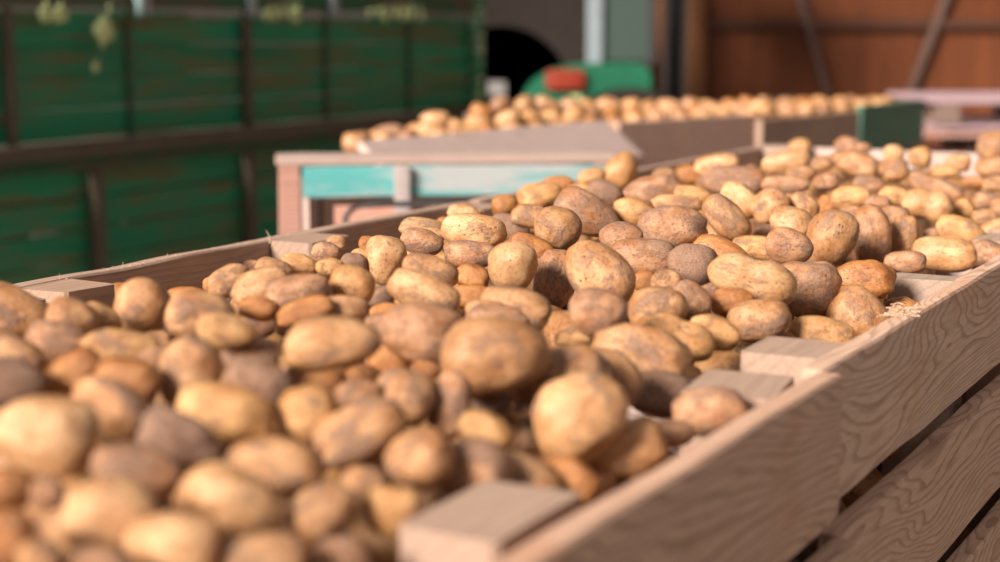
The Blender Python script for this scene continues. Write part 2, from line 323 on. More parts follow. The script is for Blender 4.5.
TABLE = """
0|7|-0.4342 1.435 1.1023 0.9688 -0.1082 0.1833 0.127 0.0419 0.0216 0.0242|t|big orange-tan potato cut off by the frame beside the first corner post at the left
0|2|-0.3518 1.3354 1.1111 0.9711 -0.1082 0.1826 0.1089 0.0225 0.0193 0.0191|t|small oval tan potato just below the left corner post
0|4|-0.3397 1.2461 1.1107 0.9822 -0.1049 0.0983 0.1211 0.0251 0.017 0.0178|p|small oval pinkish brown potato below and right of the big orange-tan potato
0|0|-0.3358 1.3641 1.1077 0.9634 -0.1107 0.2242 0.0965 0.0195 0.0133 0.0133|y|small oval yellow potato left of the round scarred potato
0|5|-0.4506 1.9106 1.0369 0.9768 -0.0596 -0.1628 0.126 0.0235 0.0181 0.0173|o|small oval amber potato left of the round scarred potato
0|13|-0.3116 1.4201 1.1102 0.7069 0.0162 -0.6944 0.1337 0.0249 0.025 0.0258|t|round tan potato with a raised scar, alone against the left crate wall
0|3|-0.3124 1.6302 1.0818 0.9911 -0.0851 0.0509 0.0894 0.0222 0.0122 0.0127|o|small long amber potato right of the round scarred potato
0|0|-0.2515 1.3675 1.1105 0.991 -0.09 0.051 0.0853 0.0302 0.019 0.0213|t|medium oval tan potato right of the round scarred potato
0|4|-0.2019 1.1964 1.1293 0.988 -0.0976 0.094 0.0736 0.0218 0.0122 0.0132|y|small long yellow potato right of the round scarred potato
0|5|-0.285 1.2217 1.11 0.9876 -0.101 0.054 0.1074 0.0318 0.0154 0.0159|y|medium long yellow potato below and left of the round scarred potato
0|0|-0.291 1.3722 1.0882 0.9903 -0.0936 0.0096 0.1021 0.0134 0.0089 0.0089|t|tiny oval tan potato just below the round scarred potato
0|5|-0.357 1.1894 1.1104 0.9675 -0.1214 0.185 0.1227 0.0256 0.0165 0.0163|t|small long tan potato just below the big orange-tan potato
0|1|-0.3363 1.1044 1.1101 0.9788 -0.1177 0.1011 0.1336 0.0252 0.017 0.018|d|small oval dark muddy potato above and left of the very large pale potato
0|4|-0.3009 1.1368 1.1103 0.9449 -0.0603 -0.2842 0.1508 0.023 0.0126 0.0141|o|small long amber potato just above the very large pale potato
0|2|-0.2577 1.1163 1.1082 0.9782 -0.1193 0.1407 0.0954 0.0233 0.0163 0.0175|o|small oval amber potato above and left of the dark knobbed potato
0|5|-0.2521 1.0469 1.1047 0.9543 -0.1383 0.2515 0.0831 0.0295 0.0199 0.0192|t|medium oval tan potato right of the very large pale potato
0|11|-0.2769 0.9781 1.1046 0.973 -0.1378 0.1446 0.1156 0.0315 0.0247 0.027|l|very large pale yellow potato with grey shoulder at the left edge of the picture
0|17|-0.1981 1.0011 1.0963 0.9779 -0.1344 0.1406 0.077 0.0276 0.017 0.0177|d|dark muddy potato with a knob beside the very large pale potato
0|1|-0.2127 0.9359 1.093 0.9803 -0.1416 0.1002 0.0947 0.0265 0.0179 0.0173|p|medium oval pinkish brown potato below and left of the dark knobbed potato
0|3|-0.2138 0.8703 1.0874 0.9804 -0.1345 -0.0689 0.1262 0.0259 0.0178 0.0201|l|small oval cream potato above and left of the bright bottom-row potato
0|4|-0.2498 0.8836 1.0954 0.9815 -0.1386 0.0185 0.131 0.0099 0.0097 0.0099|p|tiny round pinkish brown potato just below the very large pale potato
0|0|-0.2719 0.8841 1.0987 0.9802 -0.1366 0.0198 0.142 0.0146 0.0128 0.0122|o|tiny oval amber potato below and left of the very large pale potato
0|3|-0.2539 0.818 1.0899 0.978 -0.1517 0.022 0.1416 0.0174 0.0145 0.0157|o|tiny round amber potato just below the very large pale potato
0|5|-0.2319 0.8008 1.0849 0.9784 -0.1577 0.0213 0.132 0.0122 0.0104 0.0106|t|tiny round tan potato left of the bright bottom-row potato
0|11|-0.1747 0.8472 1.0773 0.9763 -0.1635 0.1177 0.0789 0.0258 0.0198 0.0191|l|bright pale potato in the bottom row, tapering toward the right
0|4|-0.2069 0.8108 1.0752 0.9798 -0.1615 0.0192 0.1167 0.0205 0.0122 0.0135|p|small oval pinkish brown potato left of the bright bottom-row potato
0|9|-0.1551 0.9178 1.0808 0.9767 -0.1509 0.1401 0.0603 0.0315 0.0211 0.0218|l|large blurred potato with a glaring pale patch, near the bottom of the picture
0|4|-0.1374 0.9831 1.0845 0.9861 -0.1355 0.0778 0.0571 0.0304 0.0183 0.0181|t|medium long tan potato above and right of the glaring pale potato
0|1|-0.1044 0.9364 1.0699 0.9663 -0.1298 -0.2063 0.0827 0.0204 0.016 0.0161|t|small oval tan potato right of the glaring pale potato
0|5|-0.0847 0.9894 1.0726 0.9898 -0.1361 0.0056 0.0407 0.0157 0.0094 0.0098|t|tiny long tan potato just below the long slanting potato
0|2|-0.0637 0.9595 1.0624 0.7025 -0.0803 -0.696 0.1248 0.0159 0.0168 0.0184|y|small round yellow potato left of the near wooden post
0|3|-0.1316 0.8568 1.0653 0.9804 -0.151 -0.0914 0.0876 0.0273 0.0148 0.0154|t|medium long tan potato just below the glaring pale potato
0|3|-0.0887 0.8858 1.0568 0.9861 -0.159 0.0075 0.0467 0.0165 0.0128 0.0135|p|tiny oval pinkish brown potato below and right of the glaring pale potato
0|4|-0.1216 0.9255 1.0515 0.9859 -0.1551 0.0097 0.0614 0.0123 0.0083 0.0086|o|tiny oval amber potato below and right of the glaring pale potato
0|6|-0.093 1.068 1.0841 0.9693 -0.1097 -0.2096 0.0671 0.0329 0.0185 0.0196|t|long pinkish tan potato slanting up to the right, left of the near post
0|5|-0.1294 1.0856 1.0929 0.9777 -0.1041 -0.1656 0.0766 0.022 0.0204 0.0199|y|small round yellow potato just below the shaded amber potato
0|7|-0.1414 1.2418 1.0826 0.9836 -0.112 0.1354 0.0408 0.0235 0.0147 0.0146|o|smooth amber potato in shade directly under the long pale potato
0|10|-0.1223 1.1872 1.122 0.9931 -0.0918 -0.0473 0.055 0.0363 0.0187 0.0201|l|long pale cream potato with a dark eye at its narrow left end
0|5|-0.1695 1.1315 1.1021 0.9751 -0.1183 0.1799 0.0524 0.0259 0.0188 0.0192|d|small oval dark muddy potato left of the shaded amber potato
0|3|-0.1873 1.2132 1.1071 0.9923 -0.0983 0.0074 0.0747 0.0221 0.0147 0.0158|p|small oval pinkish brown potato left of the shaded amber potato
0|5|-0.2188 1.1484 1.1071 0.7648 -0.0205 -0.6293 0.1367 0.0277 0.0229 0.024|t|medium round tan potato just above the dark knobbed potato
0|2|-0.2512 1.1892 1.1089 0.9766 -0.0802 -0.1619 0.1171 0.0139 0.0095 0.0101|p|tiny oval pinkish brown potato just below the round scarred potato
0|3|-0.1807 1.0662 1.0988 0.9803 -0.1246 0.1386 0.0654 0.0335 0.0187 0.0189|y|medium long yellow potato above and right of the dark knobbed potato
0|1|-0.1052 1.2495 1.0802 0.9935 -0.1061 0.0044 0.0408 0.0163 0.0123 0.0131|o|tiny oval amber potato right of the shaded amber potato
0|1|-0.1009 1.1382 1.0927 0.9895 -0.1067 -0.0818 0.0523 0.0179 0.0121 0.0127|p|tiny oval pinkish brown potato right of the shaded amber potato
0|0|-0.0687 1.1546 1.0897 0.8156 -0.0741 -0.5672 0.087 0.0204 0.0226 0.0226|t|small round tan potato above and right of the long slanting potato
0|4|-0.0362 1.1664 1.0819 0.7622 -0.0767 -0.6373 0.084 0.0244 0.0152 0.016|p|small oval pinkish brown potato below and left of the massive speckled potato
0|18|-0.062 1.3234 1.1042 0.9916 -0.0933 0.0889 0.0148 0.0404 0.0267 0.0258|p|broad pinkish tan potato left of the massive speckled potato
0|2|-0.0899 1.3482 1.0793 0.9027 -0.0759 -0.4174 0.0712 0.022 0.0176 0.0193|o|small round amber potato below and left of the broad pinkish potato
0|10|-0.0038 1.2251 1.1055 0.9927 -0.098 -0.0693 0.0084 0.0423 0.0313 0.0311|t|massive speckled tan potato with a brown earthy upper side, mid picture
0|2|0.0135 1.4632 1.1011 0.988 -0.0828 0.1297 -0.0155 0.0332 0.0181 0.019|t|medium long tan potato just below the yellow-bellied oval potato
0|0|-0.0017 1.3981 1.0991 0.9951 -0.0886 0.0435 -0.0033 0.0291 0.0156 0.0163|p|medium long pinkish brown potato just above the massive speckled potato
0|0|0.066 1.467 1.0729 0.9954 -0.0932 -0.0021 -0.022 0.0172 0.0085 0.0086|y|tiny long yellow potato right of the massive speckled potato
0|5|0.0468 1.2603 1.0754 0.9787 -0.1085 -0.1745 0.0008 0.0412 0.0287 0.0296|t|large oval tan potato above and left of the big blurred potato
0|9|0.0568 1.143 1.0778 0.9583 -0.1188 -0.2597 0.007 0.0359 0.0299 0.0314|l|big pale blurred potato nearest the camera at mid picture, behind the near post
0|4|0.0877 1.3008 1.0716 0.9352 -0.0876 0.3367 -0.0667 0.0289 0.0202 0.0229|t|medium oval tan potato above and right of the big blurred potato
0|17|0.0886 1.1652 1.0472 0.9822 -0.1303 -0.134 -0.0196 0.0329 0.0185 0.0207|t|medium long tan potato below and right of the big blurred potato
0|2|0.1309 1.2238 1.0445 0.9912 -0.1218 -0.0063 -0.0513 0.0177 0.0112 0.0112|p|tiny long pinkish brown potato right of the big blurred potato
0|3|0.1649 1.2656 1.0526 0.9901 -0.1175 -0.0505 -0.0576 0.0298 0.0185 0.0191|p|medium long pinkish brown potato below and left of the paired corner posts
0|4|0.1345 1.3565 1.0459 0.9895 -0.1053 0.0812 -0.0573 0.0302 0.0204 0.0204|d|medium oval dark muddy potato just below the double-lobed yellow potato
0|16|0.1218 1.3902 1.0752 0.9827 -0.0895 0.1514 -0.0574 0.0435 0.0255 0.0244|t|large long tan potato left of the double-lobed yellow potato
0|14|0.1628 1.4672 1.0747 0.9769 -0.0805 0.1848 -0.0707 0.0334 0.0171 0.0172|y|yellow lumpy double-lobed potato above the brown scarred one
0|1|0.1982 1.503 1.0708 0.9796 -0.079 0.1667 -0.0791 0.0244 0.0148 0.0166|y|small oval yellow potato right of the double-lobed yellow potato
0|10|0.1498 1.5419 1.0867 0.9863 -0.0898 -0.1339 -0.0361 0.029 0.0214 0.023|t|medium oval tan potato above and left of the double-lobed yellow potato
0|5|0.1861 1.5944 1.0857 0.9366 -0.0574 0.3359 -0.0817 0.0227 0.0182 0.0186|p|small oval pinkish brown potato left of the small round amber potato
0|13|0.2312 1.6217 1.0792 0.993 -0.0854 -0.0491 -0.0659 0.0221 0.0145 0.0158|o|small round amber potato under the pinched double potato
0|8|0.253 1.5876 1.068 0.9888 -0.0939 -0.0934 -0.0695 0.032 0.0215 0.0206|t|medium long tan potato below and right of the small round amber potato
0|14|0.2554 1.653 1.0986 0.9854 -0.0639 0.1327 -0.0852 0.046 0.0245 0.0235|l|pale pinched double potato with sandy skin, its two lobes side by side
0|13|0.2083 1.7626 1.0972 0.9878 -0.0629 0.1259 -0.0668 0.0285 0.0245 0.0239|d|round potato with half its skin caked in dark earth
0|3|0.2666 1.982 1.0817 0.9781 -0.0533 0.1856 -0.0777 0.0345 0.0172 0.0179|o|medium long amber potato above and right of the half-muddy round potato
0|3|0.3202 2.0304 1.0789 0.9927 -0.0606 0.0643 -0.0817 0.0327 0.0174 0.017|y|medium long yellow potato just above the pinched double potato
0|13|0.3447 1.9514 1.0918 0.9863 -0.0536 0.1241 -0.0942 0.0289 0.0204 0.0226|p|medium oval pinkish brown potato left of the upright grey-scarred potato
0|2|0.3753 2.1146 1.1001 0.9803 -0.0426 0.1676 -0.0958 0.0286 0.0216 0.0231|l|medium oval cream potato left of the upright grey-scarred potato
0|9|0.4128 2.0481 1.0891 0.8343 -0.106 -0.5389 -0.0491 0.0396 0.0304 0.0317|t|upright tan potato with a grey scar near its foot
0|8|0.483 2.1323 1.0836 0.6651 -0.1229 -0.736 -0.0289 0.0412 0.0263 0.0261|p|upright sausage-shaped pinkish potato with sandy skin
0|6|0.5338 2.1634 1.0758 0.7542 -0.1247 -0.6427 -0.0513 0.0307 0.0174 0.0181|t|medium long tan potato right of the upright sausage potato
0|2|0.5007 2.02 1.064 0.9903 -0.0698 -0.0084 -0.1198 0.0261 0.013 0.0143|p|small long pinkish brown potato above and left of the post in the right wall
0|8|0.5791 2.1325 1.0586 0.9873 -0.058 0.0601 -0.1351 0.0427 0.022 0.0234|l|long cream potato with dashes of brown, lying behind the right mid post
0|4|0.6501 2.3158 1.0664 0.9781 -0.0384 0.1466 -0.143 0.0343 0.0195 0.0209|y|medium long yellow potato above and right of the dashed cream potato
0|1|0.7181 2.3665 1.0544 0.9874 -0.0614 -0.009 -0.1454 0.0259 0.0227 0.0244|l|small round cream potato right of the dashed cream potato
0|0|0.6566 2.199 1.0441 0.9562 -0.029 0.246 -0.1557 0.0284 0.0219 0.0241|p|medium round pinkish brown potato right of the dashed cream potato
0|2|0.6247 2.3465 1.0554 0.9897 -0.0619 -0.008 -0.1285 0.0181 0.0115 0.0121|p|small oval pinkish brown potato just above the dashed cream potato
0|16|0.4135 1.858 1.0663 0.9907 -0.0705 0.0351 -0.1109 0.0373 0.023 0.024|o|orange potato with a knobbed end, left of the right mid post
0|2|0.3976 1.8943 1.049 0.9917 -0.0783 -0.008 -0.1017 0.0208 0.0199 0.0196|d|small round dark muddy potato below and left of the orange knobbed potato
0|17|0.3282 1.7418 1.071 0.6967 -0.1206 -0.7071 -0.0089 0.0338 0.0372 0.0372|p|large purplish brown potato with a dimple, right of the pinched double potato
0|11|0.3791 1.7018 1.0477 0.9473 -0.051 0.2888 -0.1286 0.0365 0.0289 0.0298|t|plump tan potato against the inner face of the right wall
0|4|0.461 1.8648 1.0281 0.9892 -0.0848 -0.0102 -0.1188 0.0206 0.0174 0.0181|o|small round amber potato right of the plump wall-side potato
0|3|0.3175 1.6054 1.0518 0.9894 -0.0844 0.0604 -0.1016 0.0323 0.0169 0.0167|y|medium long yellow potato left of the plump wall-side potato
0|1|0.334 1.6301 1.0288 0.9899 -0.0923 0.0336 -0.1027 0.0255 0.0142 0.0138|p|small long pinkish brown potato below and left of the plump wall-side potato
0|4|0.3633 1.6534 1.0221 0.9896 -0.0972 -0.0104 -0.1054 0.0108 0.0086 0.0086|o|tiny oval amber potato just below the plump wall-side potato
0|5|0.273 1.604 1.043 0.9921 -0.0941 -0.0078 -0.0823 0.023 0.0117 0.0115|o|small long amber potato above and right of the paired corner posts
0|9|0.0122 1.6667 1.1089 0.7639 -0.0573 -0.6413 0.0434 0.0269 0.0269 0.0258|l|oval potato with a pale yellow belly and brown eyes, sharply in focus
0|5|0.0379 1.9388 1.0887 0.9742 -0.0633 0.2153 -0.0239 0.0313 0.0166 0.0188|o|medium long amber potato above and right of the yellow-bellied oval potato
0|8|0.0581 1.724 1.0867 0.7902 -0.0702 -0.6079 0.0329 0.0335 0.0241 0.0234|p|brown potato in shade between two pale upright ones
0|10|0.1003 1.6536 1.1026 0.8969 -0.0536 0.435 -0.0594 0.0406 0.0287 0.031|t|big sharp tan potato with a round grey scar near its lower end
0|13|0.0854 1.4176 1.1053 0.9959 -0.0853 -0.0025 -0.0295 0.0258 0.0212 0.0221|p|grey-dusted round potato resting against the big sharp tan one
0|1|0.1405 1.9014 1.109 0.9973 -0.063 -0.0023 -0.0365 0.0257 0.0199 0.0196|p|small oval pinkish brown potato above and left of the sausage-shaped dirty-ended potato
0|6|0.1563 1.7866 1.1026 0.9959 -0.0667 0.0405 -0.0461 0.0369 0.0208 0.0208|p|sausage-shaped pinkish potato with a dark earthy end
0|0|0.1686 1.6565 1.095 0.9958 -0.0762 -0.0038 -0.05 0.0161 0.0116 0.0129|t|tiny oval tan potato below and left of the half-muddy round potato
0|4|0.1561 1.7555 1.0808 0.9962 -0.0759 -0.0033 -0.0437 0.0148 0.0124 0.0125|o|tiny oval amber potato just below the sausage-shaped dirty-ended potato
0|2|0.2287 1.7496 1.072 0.9948 -0.0786 -0.005 -0.0639 0.0159 0.0091 0.0102|d|tiny long dark muddy potato above and left of the small round amber potato
0|16|0.2114 2.003 1.1084 0.9942 -0.0634 -0.0727 -0.0478 0.0425 0.0279 0.0297|p|large dusty purplish potato with a dent, behind the sausage-shaped one
0|8|0.2917 2.1076 1.1074 0.9217 -0.0267 0.3776 -0.0848 0.038 0.0221 0.0217|t|medium long tan potato just below the grey-spotted long potato
0|5|0.3386 2.3184 1.1101 0.943 -0.0252 0.3208 -0.0848 0.0327 0.0213 0.0223|l|medium oval cream potato just below the grey-spotted long potato
0|3|0.3737 2.2736 1.1078 0.9603 -0.072 -0.2618 -0.0644 0.0277 0.0229 0.0234|t|medium oval tan potato below and right of the grey-spotted long potato
0|7|0.3645 2.5856 1.1109 0.9957 -0.0429 0.0403 -0.0715 0.0514 0.0266 0.0265|p|long potato with a grey spot on its left end, near the top of the heap
0|2|0.3888 2.9531 1.1056 0.996 -0.044 -0.0462 -0.0633 0.0416 0.0231 0.0227|l|large long cream potato above and left of the grey-spotted long potato
0|4|0.3965 3.4737 1.0435 0.9974 -0.0439 -0.0025 -0.0565 0.0334 0.0225 0.0223|o|medium oval amber potato left of the grey-spotted long potato
0|3|0.274 2.7348 1.1071 0.9978 -0.0442 -0.0022 -0.0497 0.021 0.0124 0.014|t|small oval tan potato right of the highest knotted potato
0|18|0.2266 2.4519 1.1098 0.9921 -0.0533 -0.1065 -0.0404 0.0503 0.0224 0.0236|p|large slim pinkish brown potato below and right of the highest knotted potato
0|4|0.2798 2.3833 1.1107 0.9935 -0.0447 0.084 -0.0622 0.0275 0.0132 0.0138|y|medium long yellow potato left of the grey-spotted long potato
0|5|0.2433 2.2578 1.1109 0.9969 -0.0512 0.0233 -0.0546 0.0363 0.0116 0.0131|t|medium slim tan potato just above the large dusty dented potato
0|1|0.1754 2.1485 1.1106 0.9894 -0.0497 0.128 -0.0473 0.029 0.0201 0.0207|y|medium oval yellow potato left of the large dusty dented potato
0|11|0.2345 3.1677 1.0802 0.8412 -0.0556 -0.5378 -0.0082 0.0385 0.0319 0.0325|y|yellow potato with a knot, standing highest on the heap's far edge
0|5|0.1537 2.7505 1.104 0.9947 -0.0468 -0.0883 -0.0238 0.0247 0.0162 0.0159|y|small long yellow potato left of the highest knotted potato
0|0|0.1563 2.4475 1.1072 0.9834 -0.0431 0.1718 -0.0398 0.0283 0.0196 0.0188|d|medium oval dark muddy potato below and left of the highest knotted potato
0|3|0.1208 2.4836 1.1052 0.9985 -0.0491 -0.0012 -0.0242 0.0191 0.0129 0.0143|y|small oval yellow potato below and left of the highest knotted potato
0|11|0.1139 2.1243 1.1107 0.9747 -0.049 0.2146 -0.0381 0.0464 0.0264 0.0287|p|large long pinkish brown potato above and right of the round cracked potato
0|5|0.0927 2.6288 1.1021 0.9987 -0.047 -0.0008 -0.0175 0.027 0.015 0.0152|o|medium long amber potato just above the round cracked potato
0|2|0.0592 2.4346 1.1026 0.9931 -0.0516 -0.105 -0.0067 0.0344 0.0197 0.0219|y|medium long yellow potato above and left of the round cracked potato
0|0|0.0376 2.1281 1.109 0.9974 -0.0559 0.0431 -0.0112 0.0246 0.0151 0.0164|t|small oval tan potato left of the round cracked potato
0|13|0.0699 1.9745 1.1106 0.998 -0.0603 -0.0011 -0.0175 0.0292 0.0273 0.028|t|round ribbed potato with dry cracks, casting shade on its neighbour
0|3|0.0148 2.2052 1.084 0.9831 -0.0585 0.1731 -0.0137 0.0284 0.0168 0.0185|d|medium oval dark muddy potato right of the cream speckled potato
0|2|0.0071 2.3251 1.1009 0.9986 -0.0533 -0.0001 -0.0015 0.0194 0.0166 0.0164|o|small oval amber potato right of the far left post
0|8|-0.0311 1.9622 1.1097 0.9971 -0.0612 0.044 0.0052 0.0404 0.022 0.0215|l|long cream speckled potato behind the oval yellow-bellied one
0|2|-0.031 1.7482 1.1101 0.9973 -0.0683 0.0267 0.007 0.0293 0.014 0.0158|p|medium long pinkish brown potato just below the cream speckled potato
0|4|-0.0479 2.2478 1.0982 0.9974 -0.0562 0.0441 0.0081 0.0246 0.014 0.0145|l|small long cream potato below and left of the far left post
0|3|-0.0938 2.0222 1.1048 0.9954 -0.0617 0.071 0.0187 0.0312 0.0145 0.0143|l|medium slim cream potato left of the cream speckled potato
0|4|-0.0887 1.861 1.1095 0.992 -0.0663 0.1058 0.0167 0.0252 0.0163 0.0156|p|small long pinkish brown potato above and right of the creased egg-shaped potato
0|0|-0.1007 1.9141 1.0861 0.9973 -0.0684 0.0018 0.026 0.0173 0.0114 0.0124|y|tiny oval yellow potato right of the creased egg-shaped potato
0|11|-0.1196 1.6993 1.1105 0.7653 -0.0313 -0.639 0.0715 0.0263 0.0199 0.0219|l|egg-shaped pale potato with a vertical crease, near the left wall
0|2|-0.0692 1.6143 1.1105 0.9883 -0.0757 0.1317 0.0114 0.0292 0.0183 0.0177|t|medium long tan potato right of the creased egg-shaped potato
0|0|-0.0297 1.7298 1.0891 0.9819 -0.0751 0.1738 -0.0047 0.019 0.015 0.0145|o|small oval amber potato left of the yellow-bellied oval potato
0|2|-0.0286 1.6068 1.0877 0.9967 -0.0808 0.0007 0.0088 0.0208 0.0114 0.0125|o|small long amber potato below and left of the yellow-bellied oval potato
0|6|-0.07 1.5008 1.1087 0.9811 -0.0824 0.1749 0.0088 0.035 0.0167 0.0175|l|medium long cream potato just above the broad pinkish potato
0|2|-0.0124 1.435 1.1023 0.9963 -0.0854 0.0004 0.0042 0.0186 0.0112 0.0112|t|small long tan potato just above the massive speckled potato
0|12|-0.1389 1.5294 1.1107 0.9803 -0.084 0.1764 0.0305 0.0218 0.0203 0.0198|y|round orange-brown potato with a shaded face below the creased one
0|5|-0.2211 1.5143 1.1103 0.9802 -0.0646 -0.1671 0.0838 0.0294 0.0178 0.0196|l|medium oval cream potato below and left of the post in the left wall
0|6|-0.1859 1.4923 1.111 0.9929 -0.0747 -0.0646 0.0663 0.0309 0.0163 0.0164|p|medium long pinkish brown potato left of the orange-brown round potato
0|0|-0.228 1.6545 1.1086 0.9859 -0.0804 0.1347 0.0575 0.0203 0.0109 0.0107|t|small long tan potato below and left of the post in the left wall
0|4|-0.2071 1.6829 1.1086 0.9915 -0.076 0.0911 0.054 0.0196 0.0116 0.012|y|small long yellow potato just below the post in the left wall
0|1|-0.1727 1.6588 1.11 0.9961 -0.0717 0.0037 0.0512 0.015 0.0088 0.0096|y|tiny long yellow potato above and left of the orange-brown round potato
0|4|-0.1902 1.7878 1.1068 0.9963 -0.0674 0.0035 0.0524 0.0161 0.0112 0.0127|p|tiny oval pinkish brown potato below and right of the post in the left wall
0|4|-0.1932 1.9283 1.0996 0.9967 -0.0644 0.0032 0.0494 0.0124 0.0092 0.0099|t|tiny oval tan potato right of the post in the left wall
0|5|-0.2608 1.5697 1.1093 0.9716 -0.0564 -0.2091 0.0955 0.0223 0.0155 0.0152|t|small oval tan potato below and left of the post in the left wall
0|1|-0.3198 1.8102 1.0679 0.9933 -0.0769 0.0067 0.086 0.0105 0.0094 0.0105|o|tiny round amber potato right of the round scarred potato
0|0|-0.3271 2.1537 1.0385 0.9946 -0.0716 0.0053 0.0743 0.0153 0.0086 0.0097|p|tiny long pinkish brown potato below and left of the post in the left wall
0|1|-0.208 1.4039 1.1103 0.9926 -0.0873 0.0495 0.0684 0.0182 0.0103 0.0109|o|small long amber potato above and left of the long cream potato
0|0|-0.1668 1.3908 1.1108 0.9868 -0.0765 -0.1249 0.0691 0.0253 0.0104 0.0117|o|small slim amber potato above and left of the long cream potato
0|2|-0.1359 1.4079 1.1079 0.995 -0.0837 -0.022 0.0494 0.0228 0.0124 0.0137|t|small long tan potato just below the orange-brown round potato
0|2|-0.1831 1.7159 1.0869 0.9957 -0.0759 0.004 0.0524 0.0144 0.0088 0.01|t|tiny oval tan potato left of the orange-brown round potato
0|0|-0.1508 1.6871 1.1101 0.9965 -0.0705 0.0031 0.044 0.0142 0.0106 0.0109|d|tiny oval dark muddy potato just above the orange-brown round potato
0|2|-0.1175 1.5948 1.0886 0.996 -0.0811 0.0029 0.0362 0.0145 0.0124 0.0124|d|tiny round dark muddy potato right of the orange-brown round potato
0|4|-0.1052 1.5137 1.0878 0.9957 -0.0856 0.0029 0.0341 0.0167 0.0094 0.0098|o|tiny long amber potato above and left of the broad pinkish potato
0|4|-0.2147 1.441 1.0886 0.9933 -0.0893 0.0065 0.0724 0.0168 0.0101 0.0112|p|tiny oval pinkish brown potato left of the long cream potato
0|1|-0.1782 1.4329 1.0883 0.9941 -0.09 0.0055 0.0606 0.0205 0.0105 0.0112|p|small long pinkish brown potato left of the long cream potato
0|2|-0.1023 1.3506 1.1059 0.9953 -0.0892 0.0033 0.037 0.0105 0.0095 0.0096|p|tiny round pinkish brown potato left of the broad pinkish potato
0|0|-0.1514 1.8767 1.1063 0.9971 -0.0645 0.0026 0.0398 0.0109 0.0088 0.0085|o|tiny oval amber potato above and left of the creased egg-shaped potato
0|0|-0.1485 1.7599 1.1096 0.9968 -0.0678 0.0028 0.0416 0.0125 0.0071 0.0068|y|tiny long yellow potato left of the creased egg-shaped potato
0|2|-0.0697 2.0788 1.1044 0.9981 -0.0588 0.001 0.0166 0.0107 0.0086 0.0094|o|tiny round amber potato left of the cream speckled potato
0|8|0.5186 2.9901 1.1098 0.9897 -0.0486 -0.1075 -0.0808 0.0459 0.0186 0.021|l|large slim cream potato right of the farthest corner post
0|4|0.7033 3.8709 1.0743 0.9954 -0.0354 -0.0032 -0.0895 0.0272 0.0202 0.0198|y|medium oval yellow potato right of the farthest corner post
0|1|0.4991 2.7313 1.1107 0.995 -0.0435 -0.0039 -0.0898 0.0245 0.0163 0.0157|t|small long tan potato right of the farthest corner post
0|3|0.4429 2.5572 1.1104 0.9953 -0.0465 -0.004 -0.0852 0.0377 0.0141 0.0148|p|medium slim pinkish brown potato right of the grey-spotted long potato
0|5|0.573 2.9336 1.1108 0.9946 -0.0405 -0.0039 -0.0959 0.0206 0.0152 0.015|t|small oval tan potato right of the farthest corner post
0|5|0.7053 3.3462 1.1096 0.9905 -0.0265 0.0829 -0.1061 0.0299 0.0242 0.0235|p|medium oval pinkish brown potato right of the farthest corner post
0|0|0.6336 2.9174 1.1104 0.9792 -0.0217 0.1682 -0.1117 0.0373 0.0239 0.0243|t|medium oval tan potato above and left of the pale lumpy far potato
0|4|0.5153 2.6016 1.1094 0.9942 -0.0459 -0.0045 -0.0971 0.0217 0.0154 0.015|p|small oval pinkish brown potato just above the upright grey-scarred potato
0|4|0.5174 2.4224 1.1023 0.9921 -0.0551 -0.0486 -0.102 0.0295 0.0165 0.0187|y|medium long yellow potato above and left of the upright sausage potato
0|3|0.5834 2.6091 1.1055 0.9922 -0.0416 0.0382 -0.1111 0.0251 0.0124 0.0134|p|small long pinkish brown potato left of the pale lumpy far potato
0|3|0.4223 2.2811 1.1042 0.9361 -0.0192 0.3355 -0.1036 0.0234 0.0163 0.0176|t|small oval tan potato above and left of the upright grey-scarred potato
0|0|0.4946 2.4764 1.0847 0.9938 -0.0531 -0.0052 -0.0977 0.0159 0.0158 0.0175|o|tiny round amber potato just above the upright grey-scarred potato
0|3|0.4825 2.2555 1.0959 0.993 -0.0557 -0.0059 -0.1044 0.0174 0.0135 0.0131|p|tiny oval pinkish brown potato above and left of the upright sausage potato
0|5|0.5493 2.3932 1.0965 0.9923 -0.0524 -0.0059 -0.1118 0.0215 0.0122 0.0138|p|small long pinkish brown potato just above the upright sausage potato
0|4|0.7574 3.1724 1.1106 0.9925 -0.0374 -0.0044 -0.1165 0.0203 0.0182 0.0183|l|small round cream potato above and left of the pale lumpy far potato
0|4|0.6828 2.8481 1.1074 0.9922 -0.0422 -0.005 -0.1169 0.0237 0.0195 0.0219|t|small round tan potato above and left of the pale lumpy far potato
0|2|0.7881 3.0952 1.1089 0.9915 -0.0386 -0.0048 -0.1239 0.0218 0.0205 0.0218|y|small round yellow potato just above the pale lumpy far potato
0|7|0.6981 2.6398 1.0946 0.9736 -0.0225 0.1829 -0.135 0.0457 0.0193 0.0203|p|large slim pinkish brown potato just above the pale lumpy far potato
0|1|0.7064 2.4996 1.0776 0.8996 0.0089 0.4113 -0.1463 0.0161 0.0146 0.0161|y|tiny round yellow potato right of the pale lumpy far potato
0|2|0.7789 2.8836 1.1009 0.9898 -0.037 0.0376 -0.1327 0.0259 0.0125 0.0129|y|small long yellow potato above and right of the pale lumpy far potato
0|2|0.8472 3.0498 1.1032 0.9901 -0.04 -0.0054 -0.1345 0.0234 0.0171 0.0176|l|small oval cream potato above and right of the pale lumpy far potato
0|0|1.0317 3.4346 1.1053 0.9888 -0.0352 -0.0052 -0.1449 0.0395 0.0307 0.0329|t|large oval tan potato above and right of the pale lumpy far potato
0|2|0.9114 3.0404 1.0947 0.9886 -0.0414 -0.0061 -0.1445 0.035 0.0215 0.0214|t|medium long tan potato above and right of the pale lumpy far potato
0|1|0.8533 2.9564 1.0748 0.9892 -0.0459 -0.0065 -0.1393 0.0265 0.012 0.0133|o|medium long amber potato above and right of the pale lumpy far potato
